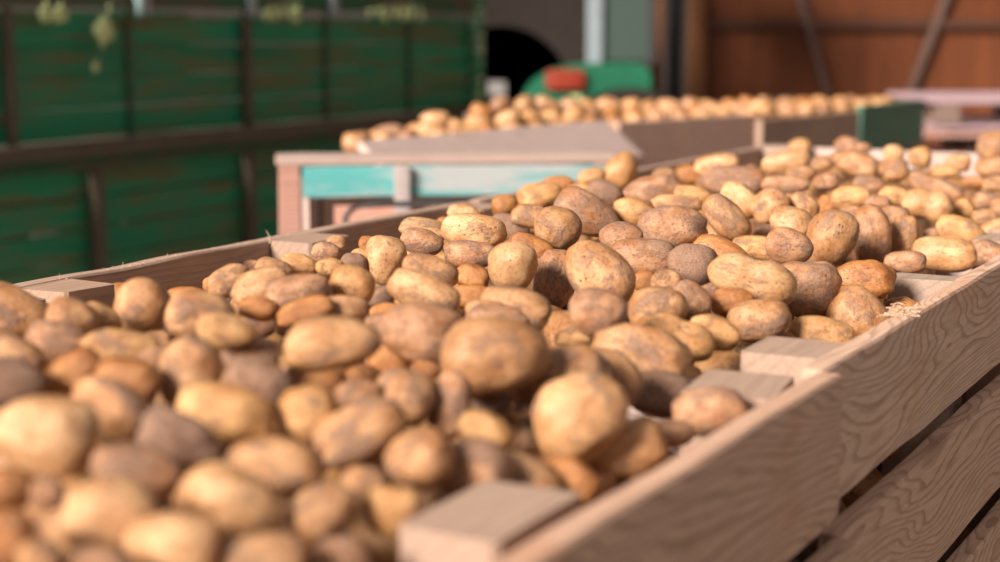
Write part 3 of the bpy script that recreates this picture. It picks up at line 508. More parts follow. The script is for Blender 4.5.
0|0|0.8525 2.8285 1.085 0.9883 -0.0462 -0.0068 -0.1451 0.0236 0.0132 0.0145|t|small long tan potato right of the pale lumpy far potato
0|0|0.6004 2.4986 1.0976 0.9912 -0.0448 0.0374 -0.119 0.0257 0.0136 0.0144|y|small long yellow potato left of the pale lumpy far potato
0|15|0.6423 2.4647 1.0875 0.983 -0.0357 0.1226 -0.132 0.0396 0.0239 0.0253|l|pale lumpy potato amid the far end of the heap, upper right of the heap
0|4|0.5526 2.3071 1.0887 0.9916 -0.056 -0.0066 -0.1164 0.0237 0.0136 0.0148|p|small long pinkish brown potato above and right of the upright sausage potato
0|3|0.5995 2.5443 1.079 0.992 -0.0527 -0.0061 -0.1147 0.0212 0.0119 0.0114|p|small long pinkish brown potato above and right of the upright grey-scarred potato
0|0|0.7752 2.6209 1.0772 0.9885 -0.0513 -0.0074 -0.1424 0.0219 0.0155 0.0151|p|small oval pinkish brown potato right of the pale lumpy far potato
0|4|0.7325 2.4779 1.0679 0.9882 -0.0561 -0.0081 -0.1421 0.0191 0.0114 0.0127|t|small oval tan potato right of the pale lumpy far potato
0|4|0.6969 2.5296 1.062 0.9895 -0.0562 -0.0075 -0.133 0.0163 0.0092 0.0098|p|tiny long pinkish brown potato below and right of the pale lumpy far potato
0|4|0.7858 2.575 1.0678 0.9877 -0.054 -0.008 -0.1465 0.0165 0.0183 0.0199|t|small oval tan potato above and right of the dashed cream potato
0|0|0.3507 2.1767 1.0834 0.995 -0.0607 -0.0048 -0.0791 0.0154 0.0094 0.0098|p|tiny long pinkish brown potato just above the pinched double potato
0|0|0.6207 3.0469 1.1108 0.9942 -0.039 -0.0039 -0.0999 0.0175 0.0108 0.0117|t|tiny oval tan potato right of the farthest corner post
0|2|0.7269 3.3059 1.1105 0.9935 -0.0359 -0.0039 -0.1077 0.0169 0.0122 0.0127|p|tiny oval pinkish brown potato above and left of the pale lumpy far potato
0|13|-0.0516 1.0335 1.0748 0.9878 -0.1271 -0.0833 0.0351 0.0231 0.0211 0.0204|t|small round tan potato right of the long slanting potato
0|9|-0.0185 1.0563 1.062 0.9911 -0.1327 0.0011 0.0084 0.0264 0.0204 0.0216|p|medium oval pinkish brown potato just above the near wooden post
0|4|0.0148 1.0778 1.0478 0.9758 -0.133 0.1711 -0.0301 0.027 0.0183 0.0185|t|medium oval tan potato above and right of the near wooden post
0|3|-0.0112 1.1228 1.0719 0.9774 -0.1201 0.1729 -0.0163 0.0199 0.013 0.0133|y|small oval yellow potato left of the big blurred potato
0|2|0.033 1.1506 1.0422 0.9831 -0.1274 0.1276 -0.0306 0.0174 0.0114 0.0114|o|tiny oval amber potato below and left of the big blurred potato
0|5|0.0491 1.0925 1.0451 0.9575 -0.1255 0.2535 -0.0558 0.0209 0.0128 0.0144|o|small oval amber potato just below the big blurred potato
0|4|0.0192 1.2361 1.0588 0.9933 -0.1154 -0.0009 -0.0075 0.0097 0.0065 0.0065|p|tiny oval pinkish brown potato left of the big blurred potato
0|1|-0.0077 1.2432 1.065 0.9937 -0.1124 0.0003 0.003 0.0163 0.011 0.0106|d|tiny oval dark muddy potato just below the massive speckled potato
0|5|-0.0596 1.3018 1.0779 0.9905 -0.1044 0.089 0.0132 0.0127 0.0083 0.0085|o|tiny oval amber potato just below the broad pinkish potato
1|8|-0.3636 4.3051 1.0554 0.8304 -0.1009 -0.1202 0.5346 0.0463 0.0284 0.0284|t|blurred tan potato, first from the left in the top row of the far heap
1|0|-0.3029 4.4778 1.0667 0.9964 -0.0291 -0.0707 0.0359 0.0457 0.0261 0.0261|p|blurred pinkish brown potato, second from the left in the top row of the far heap
1|9|-0.246 4.6943 1.0506 0.9658 -0.024 -0.256 0.0334 0.0397 0.0305 0.0305|t|blurred tan potato, third from the left in the top row of the far heap
1|11|-0.1927 4.8511 1.0831 0.9983 -0.0284 0.0478 0.0185 0.0441 0.0285 0.0285|l|blurred cream potato, fourth from the left in the top row of the far heap
1|9|-0.1228 5.0001 1.0479 0.9647 -0.0323 0.2613 0.0039 0.0465 0.0268 0.0268|y|blurred yellow potato, fifth from the left in the top row of the far heap
1|6|-0.0589 5.1144 1.0903 0.9861 -0.026 0.1639 0.0015 0.0373 0.0282 0.0282|o|blurred amber potato, sixth from the left in the top row of the far heap
1|1|0.0031 5.2331 1.1082 0.8577 -0.0805 -0.0932 0.4992 0.0387 0.0315 0.0315|p|blurred pinkish brown potato, seventh from the left in the top row of the far heap
1|0|0.0776 5.3305 1.1029 0.8319 -0.1592 -0.2267 0.4807 0.0391 0.0318 0.0318|l|blurred cream potato, eighth from the left in the top row of the far heap
1|8|0.1547 5.4299 1.097 0.9677 -0.019 0.2507 -0.0196 0.0468 0.0294 0.0294|t|blurred tan potato, ninth from the left in the top row of the far heap
1|2|0.2293 5.4659 1.0918 0.9978 -0.0223 0.059 -0.0223 0.0361 0.0315 0.0315|p|blurred pinkish brown potato, tenth from the left in the top row of the far heap
1|10|0.2974 5.5378 1.0863 0.9855 -0.019 0.1661 -0.0304 0.0441 0.0284 0.0284|y|blurred yellow potato, eleventh from the left in the top row of the far heap
1|1|0.3724 5.6652 1.0862 0.9981 -0.0217 0.047 -0.0338 0.0453 0.031 0.031|t|blurred tan potato, twelfth from the left in the top row of the far heap
1|1|0.4453 5.725 1.0778 0.9798 -0.0308 -0.1948 -0.0334 0.0463 0.0319 0.0319|y|blurred yellow potato, thirteenth from the left in the top row of the far heap
1|6|0.5235 5.8257 1.075 0.858 -0.1494 -0.1911 0.4528 0.0419 0.0258 0.0258|y|blurred yellow potato, fourteenth from the left in the top row of the far heap
1|6|0.6076 5.9707 1.0649 0.9903 -0.0171 0.1271 -0.0533 0.0458 0.0317 0.0317|l|blurred cream potato, fifteenth from the left in the top row of the far heap
1|5|0.693 6.0051 1.0686 0.979 -0.0117 0.194 -0.0608 0.0389 0.0317 0.0317|t|blurred tan potato, sixteenth from the left in the top row of the far heap
1|5|0.7691 6.1025 1.0601 0.9907 -0.016 0.1183 -0.0649 0.0443 0.026 0.026|y|blurred yellow potato, seventeenth from the left in the top row of the far heap
1|1|0.8544 6.1741 1.062 0.9974 -0.023 0.0016 -0.0687 0.0354 0.029 0.029|o|blurred amber potato, eighteenth from the left in the top row of the far heap
1|7|0.9351 6.2571 1.0638 0.9606 -0.002 0.2668 -0.0774 0.0382 0.0295 0.0295|o|blurred amber potato, nineteenth from the left in the top row of the far heap
1|3|1.0214 6.3813 1.06 0.8801 0.1132 0.2025 0.4142 0.0449 0.0299 0.0299|l|blurred cream potato, twentieth from the left in the top row of the far heap
1|4|1.1252 6.5241 1.0513 0.9879 -0.0115 0.1279 -0.0874 0.0375 0.0284 0.0284|t|blurred tan potato, twenty-first from the left in the top row of the far heap
1|4|1.2167 6.6804 1.0488 0.9923 -0.0296 -0.0817 -0.0878 0.0396 0.0276 0.0276|o|blurred amber potato, twenty-second from the left in the top row of the far heap
1|0|1.2994 6.7175 1.0468 0.9852 -0.0086 0.1406 -0.0975 0.044 0.0298 0.0298|y|blurred yellow potato, twenty-third from the left in the top row of the far heap
1|11|1.3896 6.832 1.0445 0.9908 -0.0308 -0.0888 -0.0977 0.0335 0.0257 0.0257|y|blurred yellow potato, twenty-fourth from the left in the top row of the far heap
1|10|1.4843 6.9575 1.0382 0.9807 -0.0045 0.1634 -0.107 0.0464 0.029 0.029|p|blurred pinkish brown potato, twenty-fifth from the left in the top row of the far heap
1|3|1.6319 7.2818 1.0243 0.8746 -0.1861 -0.2175 0.3914 0.0429 0.0286 0.0286|t|blurred tan potato, twenty-sixth from the left in the top row of the far heap
1|0|-0.3218 4.3714 1.0541 0.9723 -0.0412 0.2283 0.028 0.0342 0.0285 0.0285|t|blurred tan potato, first from the left in the middle row of the far heap
1|0|-0.2692 4.5396 1.0448 0.9922 -0.0367 0.1167 0.0254 0.0392 0.0313 0.0313|p|blurred pinkish brown potato, second from the left in the middle row of the far heap
1|9|-0.1966 4.6005 1.0651 0.9953 -0.0327 0.0897 0.0185 0.0393 0.0283 0.0283|l|blurred cream potato, third from the left in the middle row of the far heap
1|4|-0.1259 4.7466 1.0455 0.8468 0.0623 0.1753 0.4983 0.0458 0.0291 0.0291|t|blurred tan potato, fourth from the left in the middle row of the far heap
1|1|-0.0608 4.8884 1.0703 0.9973 -0.0289 0.0681 0.0042 0.0411 0.0273 0.0273|y|blurred yellow potato, fifth from the left in the middle row of the far heap
1|8|0.0246 5.0725 1.0718 0.9684 -0.0271 -0.2479 0.0044 0.0413 0.0297 0.0297|l|blurred cream potato, sixth from the left in the middle row of the far heap
1|10|0.0882 5.1142 1.0741 0.9801 -0.0281 -0.1963 -0.0032 0.0356 0.0287 0.0287|y|blurred yellow potato, seventh from the left in the middle row of the far heap
1|2|0.1573 5.1646 1.0697 0.9964 -0.0258 0.0784 -0.0173 0.0362 0.031 0.031|y|blurred yellow potato, eighth from the left in the middle row of the far heap
1|8|0.237 5.2996 1.07 0.9905 -0.0291 -0.1334 -0.0186 0.0347 0.0314 0.0314|y|blurred yellow potato, ninth from the left in the middle row of the far heap
1|3|0.2982 5.3586 1.0695 0.8638 -0.1114 -0.1316 0.4734 0.034 0.0258 0.0258|p|blurred pinkish brown potato, tenth from the left in the middle row of the far heap
1|9|0.3695 5.4465 1.0641 0.8801 0.0177 0.0776 0.468 0.0339 0.0269 0.0269|o|blurred amber potato, eleventh from the left in the middle row of the far heap
1|5|0.4383 5.5067 1.0665 0.9678 -0.015 0.2474 -0.0448 0.0357 0.0277 0.0277|o|blurred amber potato, twelfth from the left in the middle row of the far heap
1|10|0.5228 5.6231 1.0673 0.8866 -0.0396 -0.0154 0.4606 0.0395 0.0265 0.0265|p|blurred pinkish brown potato, thirteenth from the left in the middle row of the far heap
1|7|0.5992 5.7513 1.0619 0.9702 -0.0364 -0.2354 -0.0445 0.0463 0.0278 0.0278|t|blurred tan potato, fourteenth from the left in the middle row of the far heap
1|4|0.6901 5.8442 1.0544 0.9962 -0.0216 0.0599 -0.0601 0.034 0.0305 0.0305|o|blurred amber potato, fifteenth from the left in the middle row of the far heap
1|11|0.7633 5.906 1.0564 0.9843 -0.0139 0.1623 -0.0673 0.0357 0.0311 0.0311|l|blurred cream potato, sixteenth from the left in the middle row of the far heap
1|4|0.8522 6.0044 1.0559 0.9825 -0.036 -0.171 -0.0652 0.0349 0.0272 0.0272|l|blurred cream potato, seventeenth from the left in the middle row of the far heap
1|10|0.9396 6.0742 1.0602 0.9932 -0.03 -0.0846 -0.0743 0.033 0.028 0.028|l|blurred cream potato, eighteenth from the left in the middle row of the far heap
1|11|1.0214 6.2233 1.0517 0.9944 -0.0186 0.0626 -0.0825 0.0446 0.0261 0.0261|t|blurred tan potato, nineteenth from the left in the middle row of the far heap
1|5|1.1115 6.3356 1.0511 0.9842 -0.0097 0.1528 -0.0892 0.0436 0.0298 0.0298|y|blurred yellow potato, twentieth from the left in the middle row of the far heap
1|7|1.2126 6.5022 1.0402 0.9582 0.0023 0.2699 -0.0949 0.032 0.0307 0.0307|o|blurred amber potato, twenty-first from the left in the middle row of the far heap
1|6|1.3126 6.6051 1.0376 0.9878 -0.0114 0.1191 -0.0999 0.0415 0.0255 0.0255|y|blurred yellow potato, twenty-second from the left in the middle row of the far heap
1|3|1.4006 6.7412 1.0427 0.912 -0.0154 0.0167 0.4095 0.0369 0.0297 0.0297|t|blurred tan potato, twenty-third from the left in the middle row of the far heap
1|6|1.5251 6.983 1.0288 0.8708 -0.1914 -0.225 0.393 0.0451 0.0279 0.0279|l|blurred cream potato, twenty-fourth from the left in the middle row of the far heap
1|4|1.6309 7.1631 1.0333 0.9011 0.0949 0.164 0.3901 0.0426 0.0254 0.0254|t|blurred tan potato, twenty-fifth from the left in the middle row of the far heap
1|7|-0.3661 4.2098 1.0563 0.9971 -0.0369 0.0517 0.0414 0.0371 0.0308 0.0308|t|blurred tan potato, first from the left in the front row of the far heap
1|6|-0.3028 4.2855 1.0528 0.8461 0.0018 0.0767 0.5275 0.032 0.0319 0.0319|l|blurred cream potato, second from the left in the front row of the far heap
1|5|-0.2453 4.4296 1.0532 0.8389 -0.0995 -0.1142 0.5227 0.0382 0.029 0.029|p|blurred pinkish brown potato, third from the left in the front row of the far heap
1|3|-0.1687 4.5397 1.0515 0.9777 -0.0283 -0.2066 0.0249 0.0343 0.0254 0.0254|l|blurred cream potato, fourth from the left in the front row of the far heap
1|4|-0.1046 4.626 1.0467 0.9871 -0.0306 -0.1564 0.0163 0.0452 0.0258 0.0258|y|blurred yellow potato, fifth from the left in the front row of the far heap
1|0|-0.0342 4.7158 1.0492 0.859 -0.0685 -0.0555 0.5043 0.0389 0.0303 0.0303|o|blurred amber potato, sixth from the left in the front row of the far heap
1|2|0.042 4.811 1.0505 0.96 -0.0286 0.2782 -0.0128 0.0415 0.0278 0.0278|l|blurred cream potato, seventh from the left in the front row of the far heap
1|9|0.1131 4.8893 1.0511 0.8614 0.0583 0.157 0.4795 0.0437 0.0289 0.0289|y|blurred yellow potato, eighth from the left in the front row of the far heap
1|9|0.1977 4.9948 1.0466 0.989 -0.0328 -0.1434 -0.0152 0.0432 0.0315 0.0315|t|blurred tan potato, ninth from the left in the front row of the far heap
1|3|0.2756 5.0768 1.051 0.8729 0.0425 0.1246 0.4697 0.0329 0.0311 0.0311|o|blurred amber potato, tenth from the left in the front row of the far heap
1|1|0.3583 5.1839 1.0469 0.8384 -0.1805 -0.236 0.457 0.0378 0.026 0.026|l|blurred cream potato, eleventh from the left in the front row of the far heap
1|10|0.4338 5.2852 1.0558 0.8841 -0.0401 -0.0115 0.4654 0.0329 0.0319 0.0319|y|blurred yellow potato, twelfth from the left in the front row of the far heap
1|9|0.5167 5.4572 1.0566 0.8847 0.0318 0.0986 0.4546 0.0368 0.0316 0.0316|t|blurred tan potato, thirteenth from the left in the front row of the far heap
1|9|0.597 5.4898 1.0563 0.9631 -0.0115 0.2622 -0.0592 0.0419 0.0265 0.0265|t|blurred tan potato, fourteenth from the left in the front row of the far heap
1|0|0.689 5.6456 1.0556 0.9708 -0.0392 -0.2307 -0.053 0.0382 0.032 0.032|y|blurred yellow potato, fifteenth from the left in the front row of the far heap
1|5|0.7787 5.7124 1.0543 0.8637 0.1374 0.2482 0.4165 0.0398 0.0292 0.0292|y|blurred yellow potato, sixteenth from the left in the front row of the far heap
1|8|0.8798 5.8671 1.0482 0.9945 -0.0203 0.0688 -0.0759 0.0453 0.0273 0.0273|t|blurred tan potato, seventeenth from the left in the front row of the far heap
1|4|0.9564 5.9422 1.0544 0.8621 -0.181 -0.2207 0.4187 0.0435 0.0295 0.0295|y|blurred yellow potato, eighteenth from the left in the front row of the far heap
1|0|1.0511 6.0581 1.0516 0.9865 -0.0123 0.1374 -0.0883 0.0406 0.0296 0.0296|t|blurred tan potato, nineteenth from the left in the front row of the far heap
1|1|1.1537 6.2315 1.0437 0.9792 -0.0403 -0.1794 -0.0855 0.0439 0.0275 0.0275|t|blurred tan potato, twentieth from the left in the front row of the far heap
1|3|1.2575 6.3965 1.0436 0.882 -0.1553 -0.1777 0.4079 0.0451 0.0272 0.0272|p|blurred pinkish brown potato, twenty-first from the left in the front row of the far heap
1|11|1.348 6.5022 1.0395 0.9077 -0.0689 -0.0555 0.4101 0.0391 0.0299 0.0299|t|blurred tan potato, twenty-second from the left in the front row of the far heap
1|8|1.4778 6.736 1.0378 0.9931 -0.0272 -0.0409 -0.1067 0.0348 0.0294 0.0294|y|blurred yellow potato, twenty-third from the left in the front row of the far heap
1|8|1.6166 7.0048 1.0337 0.987 -0.0347 -0.112 -0.1099 0.0448 0.029 0.029|y|blurred yellow potato, twenty-fourth from the left in the front row of the far heap
"""
n_main = 0; seen = []
proto = {}
for line in TABLE.strip().split('\n'):
    far, var, nums, tint, lab = line.split('|')
    v = [float(k) for k in nums.split()]; far = int(far); var = int(var)
    key = (far, var)
    if key not in proto:
        o = bpy.data.objects.new('potato', (PMF if far else PM)[var]); proto[key] = o
        if not o.data.materials: o.data.materials.append(M['potato'])
    else: o = proto[key].copy()
    COL.objects.link(o)
    o.location = v[0:3]; o.rotation_mode = 'QUATERNION'
    q = Quaternion(v[3:7])
    o.rotation_quaternion = q @ Quaternion((0, 0, 1), pi*(len(seen) % 2))
    o.scale = v[7:10]
    c = TINT[tint]; j = random.Random(len(seen)).uniform(.9, 1.1)
    o.color = (c[0]*j, c[1]*j, c[2]*j, c[3])
    tag(o, lab, 'potato', 'potatoes in the far heap' if far else 'potatoes heaped in the crates')
    seen.append((Vector(v[0:3]), Vector(v[7:10]), far))

def in_row(p):
    s = p.x*sin(TH)+p.y*cos(TH); n = p.x*cos(TH)-p.y*sin(TH); return s, n
def top_height(s, n):
    v = min(max((n+1.315)/.885, 0), 1)
    h = -.036+.080*(1-abs(2*v-1)**2.6)
    if s > 3.25: h -= .10*(s-3.25)/.6
    return h
def heap(name, pts, mlist, label):
    """the rest of the heap, out of sight or in the gaps between the potatoes above"""
    bm = bmesh.new(); rnd = random.Random(4)
    for p, sc in pts:
        me = mlist[rnd.randrange(len(mlist))]
        k0 = len(bm.verts); bm.from_mesh(me)
        mt = Matrix.Translation(p) @ Quaternion((rnd.gauss(0,1), rnd.gauss(0,1), rnd.gauss(0,1), rnd.gauss(0,1))).normalized().to_matrix().to_4x4() @ Matrix.Diagonal((sc*1.3, sc*.92, sc*.88, 1))
        bm.verts.ensure_lookup_table()
        for v in bm.verts[k0:]: v.co = mt @ v.co
    o = link(name, mesh_of(bm, name, True), M['potato_fill'])
    return tag(o, label, 'potatoes', None, 'stuff')
PM3 = [potato_mesh(k, i+40, 3) for i, k in enumerate(['', '', 'long', 'egg', 'round', 'knob'])]
PM2 = [potato_mesh(k, i+60, 2) for i, k in enumerate(['', 'egg', 'round'])]
rnd = random.Random(9); placed = []
grid = {}
def cell(p): return (int(p.x//.06), int(p.y//.06), int(p.z//.06))
blockers = [(p, max(s)*.96) for p, s, fa in seen]
for p, r in blockers: grid.setdefault(cell(p), []).append((p, r))
def free(p, r, k=.88):
    c = cell(p)
    for dx in (-1, 0, 1):
        for dy in (-1, 0, 1):
            for dz in (-1, 0, 1):
                for q, rr in grid.get((c[0]+dx, c[1]+dy, c[2]+dz), ()):
                    if (p-q).length < (r+rr)*k: return False
    return True
# under the potatoes one sees: three layers sunk into the crates
fill = []
for layer, drop in enumerate((.050, .080, .12)):
    for _ in range(9000):
        s = rnd.uniform(.42, 3.77); n = rnd.uniform(-1.30, -.45)
        r = rnd.uniform(.024, .033)
        z = RIM+top_height(s, n)-drop-rnd.uniform(0, .02)
        if n < -1.318+r*1.35 or n > -.434-r*1.35: continue
        if min(abs(s-c) for c in (1.324, 2.388)) < .026+r*1.35: continue
        if any(abs(s-c) < .075+r*1.3 and (n > -.505-r*1.3 or n < (-1.245 if s < 3.5 else -1.2)+r*1.3) for c in (.83, 1.26, 1.40, 1.85, 1.93, 2.33, 2.44, 3.83)): continue
        p = sn(s, n, z)
        if abs(p.x) > p.y*.34+.12: continue
        if free(p, r, .97): grid.setdefault(cell(p), []).append((p, r)); fill.append((p, r))
for layer in range(8):              # against the right wall, seen through the gaps between the boards
    for _ in range(1500):
        s = rnd.uniform(.85, 2.9); n = rnd.uniform(-.60, -.47); r = rnd.uniform(.025, .032)
        if n > -.434-r*1.35 or min(abs(s-c) for c in (1.324, 2.388)) < .026+r*1.35: continue
        if any(abs(s-c) < .075+r*1.3 and n > -.505-r*1.3 for c in (.83, 1.26, 1.40, 1.93, 2.33, 2.44)): continue
        p = sn(s, n, RIM-.17-.055*layer-rnd.uniform(0, .02))
        if free(p, r, .97): grid.setdefault(cell(p), []).append((p, r)); fill.append((p, r))
near = [q for q in fill if q[0].y < 2.9]; farf = [q for q in fill if q[0].y >= 2.9]
heap('potatoes_beneath', near+farf, PM3, 'more potatoes under and between the ones on top in the main row of crates')

# ------------------------------------------------------------------ the crates
BT = .022          # board thickness
def post(parent, s, n, ls, ln, top, bottom, ref, name='corner_post', tone=(1,1,1,1), tilt=0.0, wedge=False):
    """an upright block, its long side along the row; ref = (s, n) of the crate's own origin"""
    bm = bmesh.new()
    board_bm(top-bottom, ln, ls, random.random()*40, .0008, nseg=6, bev=.003, bm=bm, mtx=Matrix.Rotation(-pi/2, 4, 'Y'))
    o = link(name, mesh_of(bm), M['post'], parent, (s-ref[0], n-ref[1], (top+bottom)/2-0), (tilt, 0, 0), tone)
    return o
def crate(label, s0, s1, n0, n1, rim, boards_r, boards_l, group, ends=(True, True), mids=(), n_tone=None, corner=True):
    """local X runs along the row (s), local Y runs toward -n"""
    c = sn((s0+s1)/2, (n0+n1)/2, 0)
    root = thing('potato_crate', label, 'crate', c, pi/2-TH, group)
    # local frame: X = along, Y = left of it (minus n)
    L = s1-s0; Wd = (n1-n0)/2
    def loc(s, n, z): return (s-(s0+s1)/2, -(n-(n0+n1)/2), z)
    for (zt, zh, out, tone, ds) in boards_r:
        board('side_board', L+ds, BT, zh, M['wood'], root, loc((s0+s1)/2+ds/2*0, n1-BT/2+out, rim-zt-zh/2), (0,0,0), tone)
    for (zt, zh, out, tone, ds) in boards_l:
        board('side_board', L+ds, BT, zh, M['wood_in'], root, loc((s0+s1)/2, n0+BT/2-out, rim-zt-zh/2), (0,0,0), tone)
    for e, sx in zip(ends, (s0+BT/2, s1-BT/2)):
        if not e: continue
        for k in range(4):
            zt = (.004 if (s1 > 3 and sx > s1-.1) else .024)+.15*k
            board('end_board', (n1-n0)-2*BT-.006, BT, .125, M['grey_wood'], root, loc(sx, (n0+n1)/2, rim-zt-.0625), (0, 0, pi/2), (.95,.9,.88,1))
    board('bottom_board', L-.06, (n1-n0)-.07, .02, M['dark_wood'], root, loc((s0+s1)/2, (n0+n1)/2, rim-.80))
    return root, loc
def cpost(root, loc, s, n, ls, ln, top, bottom, tone=(1,1,1,1), rot=0.0, name='corner_post'):
    bm = board_bm(top-bottom, ln, ls, random.random()*40, .001, nseg=6, bev=.004, mtx=Matrix.Rotation(-pi/2, 4, 'Y'))
    l = loc(s, n, (top+bottom)/2)
    return link(name, mesh_of(bm), M['post'], root, l, (0, 0, rot), tone)
def stackb(top_tone, out0, low, ds=0.0):
    res = [(0.0, .127, out0, top_tone, ds)]
    for k in range(1, 6):
        res.append((.142*k, .128, out0+low*min(k, 3), (.96, .93, .9, 1), ds))
    return res
N0, N1 = -1.342, -.400
# nearest crate, only its far half is in the picture
rA, lA = crate('nearest potato crate, blurred front board with a sawn grey-brown side and a square post block', .30, 1.322, N0, N1+.010, RIM, stackb((.92,.88,.86,1), .006, .016), stackb((.95,.9,.86,1), 0, 0), 'slatted potato crates in the main row')
cpost(rA, lA, .838, -.455, .115, .070, RIM-.001, .0)
cpost(rA, lA, 1.268, -.456, .098, .078, RIM-.007, .0, rot=.12)
cpost(rA, lA, 1.262, -1.285, .10, .07, RIM-.004, .0)
cpost(rA, lA, .838, -1.285, .10, .07, RIM-.004, .0)
rB, lB = crate('middle potato crate in sharp focus, swirling grain on its side board', 1.325, 2.385, N0, N1, RIM, stackb((1,1,1,1), 0, .018), stackb((.92,.85,.80,1), 0, 0), 'slatted potato crates in the main row')
cpost(rB, lB, 1.405, -.455, .085, .075, RIM+.000, .0)
cpost(rB, lB, 1.912, -.460, .050, .084, RIM-.004, .0, (.93,.98,1.02,1), name='middle_post')
cpost(rB, lB, 1.372, -1.283, .085, .075, RIM-.001, .0, (1,.95,.9,1))
cpost(rB, lB, 1.850, -1.287, .10, .072, RIM-.001, .0, (.95,.93,.92,1), name='middle_post')
cpost(rB, lB, 2.33, -.458, .09, .07, RIM-.004, .0)
cpost(rB, lB, 2.33, -1.29, .09, .065, RIM-.002, .0)
rC, lC = crate('farthest crate of the main row, its pale far end board just showing above the potatoes', 2.39, 3.90, N0, N1, RIM, stackb((1,1,1,1), 0, .018), stackb((.92,.86,.82,1), 0, 0), 'slatted potato crates in the main row')
cpost(rC, lC, 2.44, -.458, .085, .068, RIM-.001, .0)
cpost(rC, lC, 3.835, -1.27, .09, .10, RIM+.002, .0, (.98,1,1.05,1))
cpost(rC, lC, 3.835, -.46, .09, .07, RIM-.002, .0)
# splinters along the left boards' sawn upper edge
def fibres(name, parent, base_pts, n, ln, m, r=.00035, seed=1):
    bm = bmesh.new(); rr = random.Random(seed)
    for _ in range(n):
        a = base_pts(rr); d = Vector((rr.gauss(0,1), rr.gauss(0,1), abs(rr.gauss(0,.8)))).normalized()
        l = ln*rr.uniform(.4, 1.3); k = Vector((rr.gauss(0,1), rr.gauss(0,1), rr.gauss(0,.4)))*l*.35
        tube(bm, [a, a+d*l*.5+k*.5, a+d*l+k*.2], [r, r*.8, r*.3], 5)
    return link(name, mesh_of(bm), m, parent)
sf = fibres('sawn_fuzz', rB, lambda rr: Vector(lB(rr.uniform(1.40, 1.86), N0+BT-rr.uniform(0, .010), RIM-.0005)), 60, .0065, M['fibre'], seed=3); sf['kind'] = 'stuff'
def long_splinter():
    bm = bmesh.new(); a = Vector(lB(1.80, N0+BT*1.1, RIM-.004))
    tube(bm, [a, a+Vector((0,0,.009)), a+Vector((-.004,.003,.018))], [.0011,.0009,.0003], 6)
    link('splinter', mesh_of(bm), M['fibre'], rB)
long_splinter()
# frayed fibres caught at the right middle post
bm = bmesh.new(); rr = random.Random(8)
for k in range(34):
    a = sn(1.625+rr.uniform(-.02, .035), -.418+rr.uniform(-.006, .010), RIM+.001)
    pts = []
    p = a.copy(); d = Vector((rr.gauss(0,1), rr.gauss(0,1), .5)).normalized()
    for q in range(8):
        pts.append(p.copy()); d = (d+Vector((rr.gauss(0,.6), rr.gauss(0,.6), rr.gauss(0,.5)-.25))).normalized(); p = p+d*.0028
        p.z = max(p.z, RIM+.0006)
    tube(bm, pts, .00055, 5)
tag(link('straw_wisp', mesh_of(bm), M['fibre']), 'small tangle of frayed pale fibres on the right wall rim', 'straw')

# ------------------------------------------------------------------ second row of crates, out of focus
def rim_pt(x, y, drop=.283):
    a = (x-500)/F; b = (y-281)/F
    d = Vector((a, cos(PITCH)-b*sin(PITCH), -sin(PITCH)-b*cos(PITCH)))
    t = -drop/d.z; return Vector((d.x*t, d.y*t, CAMZ-drop))
def side_crate(label, P0, P1, depth, m_side, tone, top_h=.16, name='potato_crate', body=M['dark_wood'], ndown=4):
    """crate whose near long side runs from P0 to P1 (rim corners)"""
    v = P1-P0; v.z = 0; L = v.length; ang = math.atan2(v.y, v.x); zr = (P0.z+P1.z)/2
    nrm = Vector((-sin(ang), cos(ang), 0))
    mid = (P0+P1)/2 + nrm*depth/2
    root = thing(name, label, 'crate', (mid.x, mid.y, 0), ang, 'out-of-focus crates behind')
    board('side_board', L-.004, .026, top_h, m_side, root, (0, -depth/2+.013, zr-top_h/2), color=tone, nseg=10)
    for k in range(1, ndown):
        board('side_board', L-.004, .026, .12, M['pink_wood'], root, (0, -depth/2+.013, zr-top_h-.03-.15*(k-1)-.06), nseg=10)
    board('side_board', L-.004, .026, top_h, M['dark_wood'], root, (0, depth/2-.013, zr-top_h/2), nseg=10)
    for sx in (-1, 1):
        board('end_board', depth-.06, .022, .34, M['grey_wood'], root, (sx*(L/2-.013), 0, zr-.24), (0, 0, pi/2), nseg=10)
        for sy in (-1, 1):
            bmx = board_bm(zr-.07, .06, .06, random.random()*9, nseg=4, mtx=Matrix.Rotation(-pi/2, 4, 'Y'))
            link('corner_post', mesh_of(bmx), M['dark_wood'], root, (sx*(L/2-.056), sy*(depth/2-.058), (zr-.07)/2))
    board('bottom_board', L-.06, depth-.06, .03, M['dark_wood'], root, (0, 0, zr-.37), nseg=6)
    return root
D0, D1 = rim_pt(300, 151), rim_pt(615, 122)
D2, D3 = rim_pt(336, 143), rim_pt(452, 116)
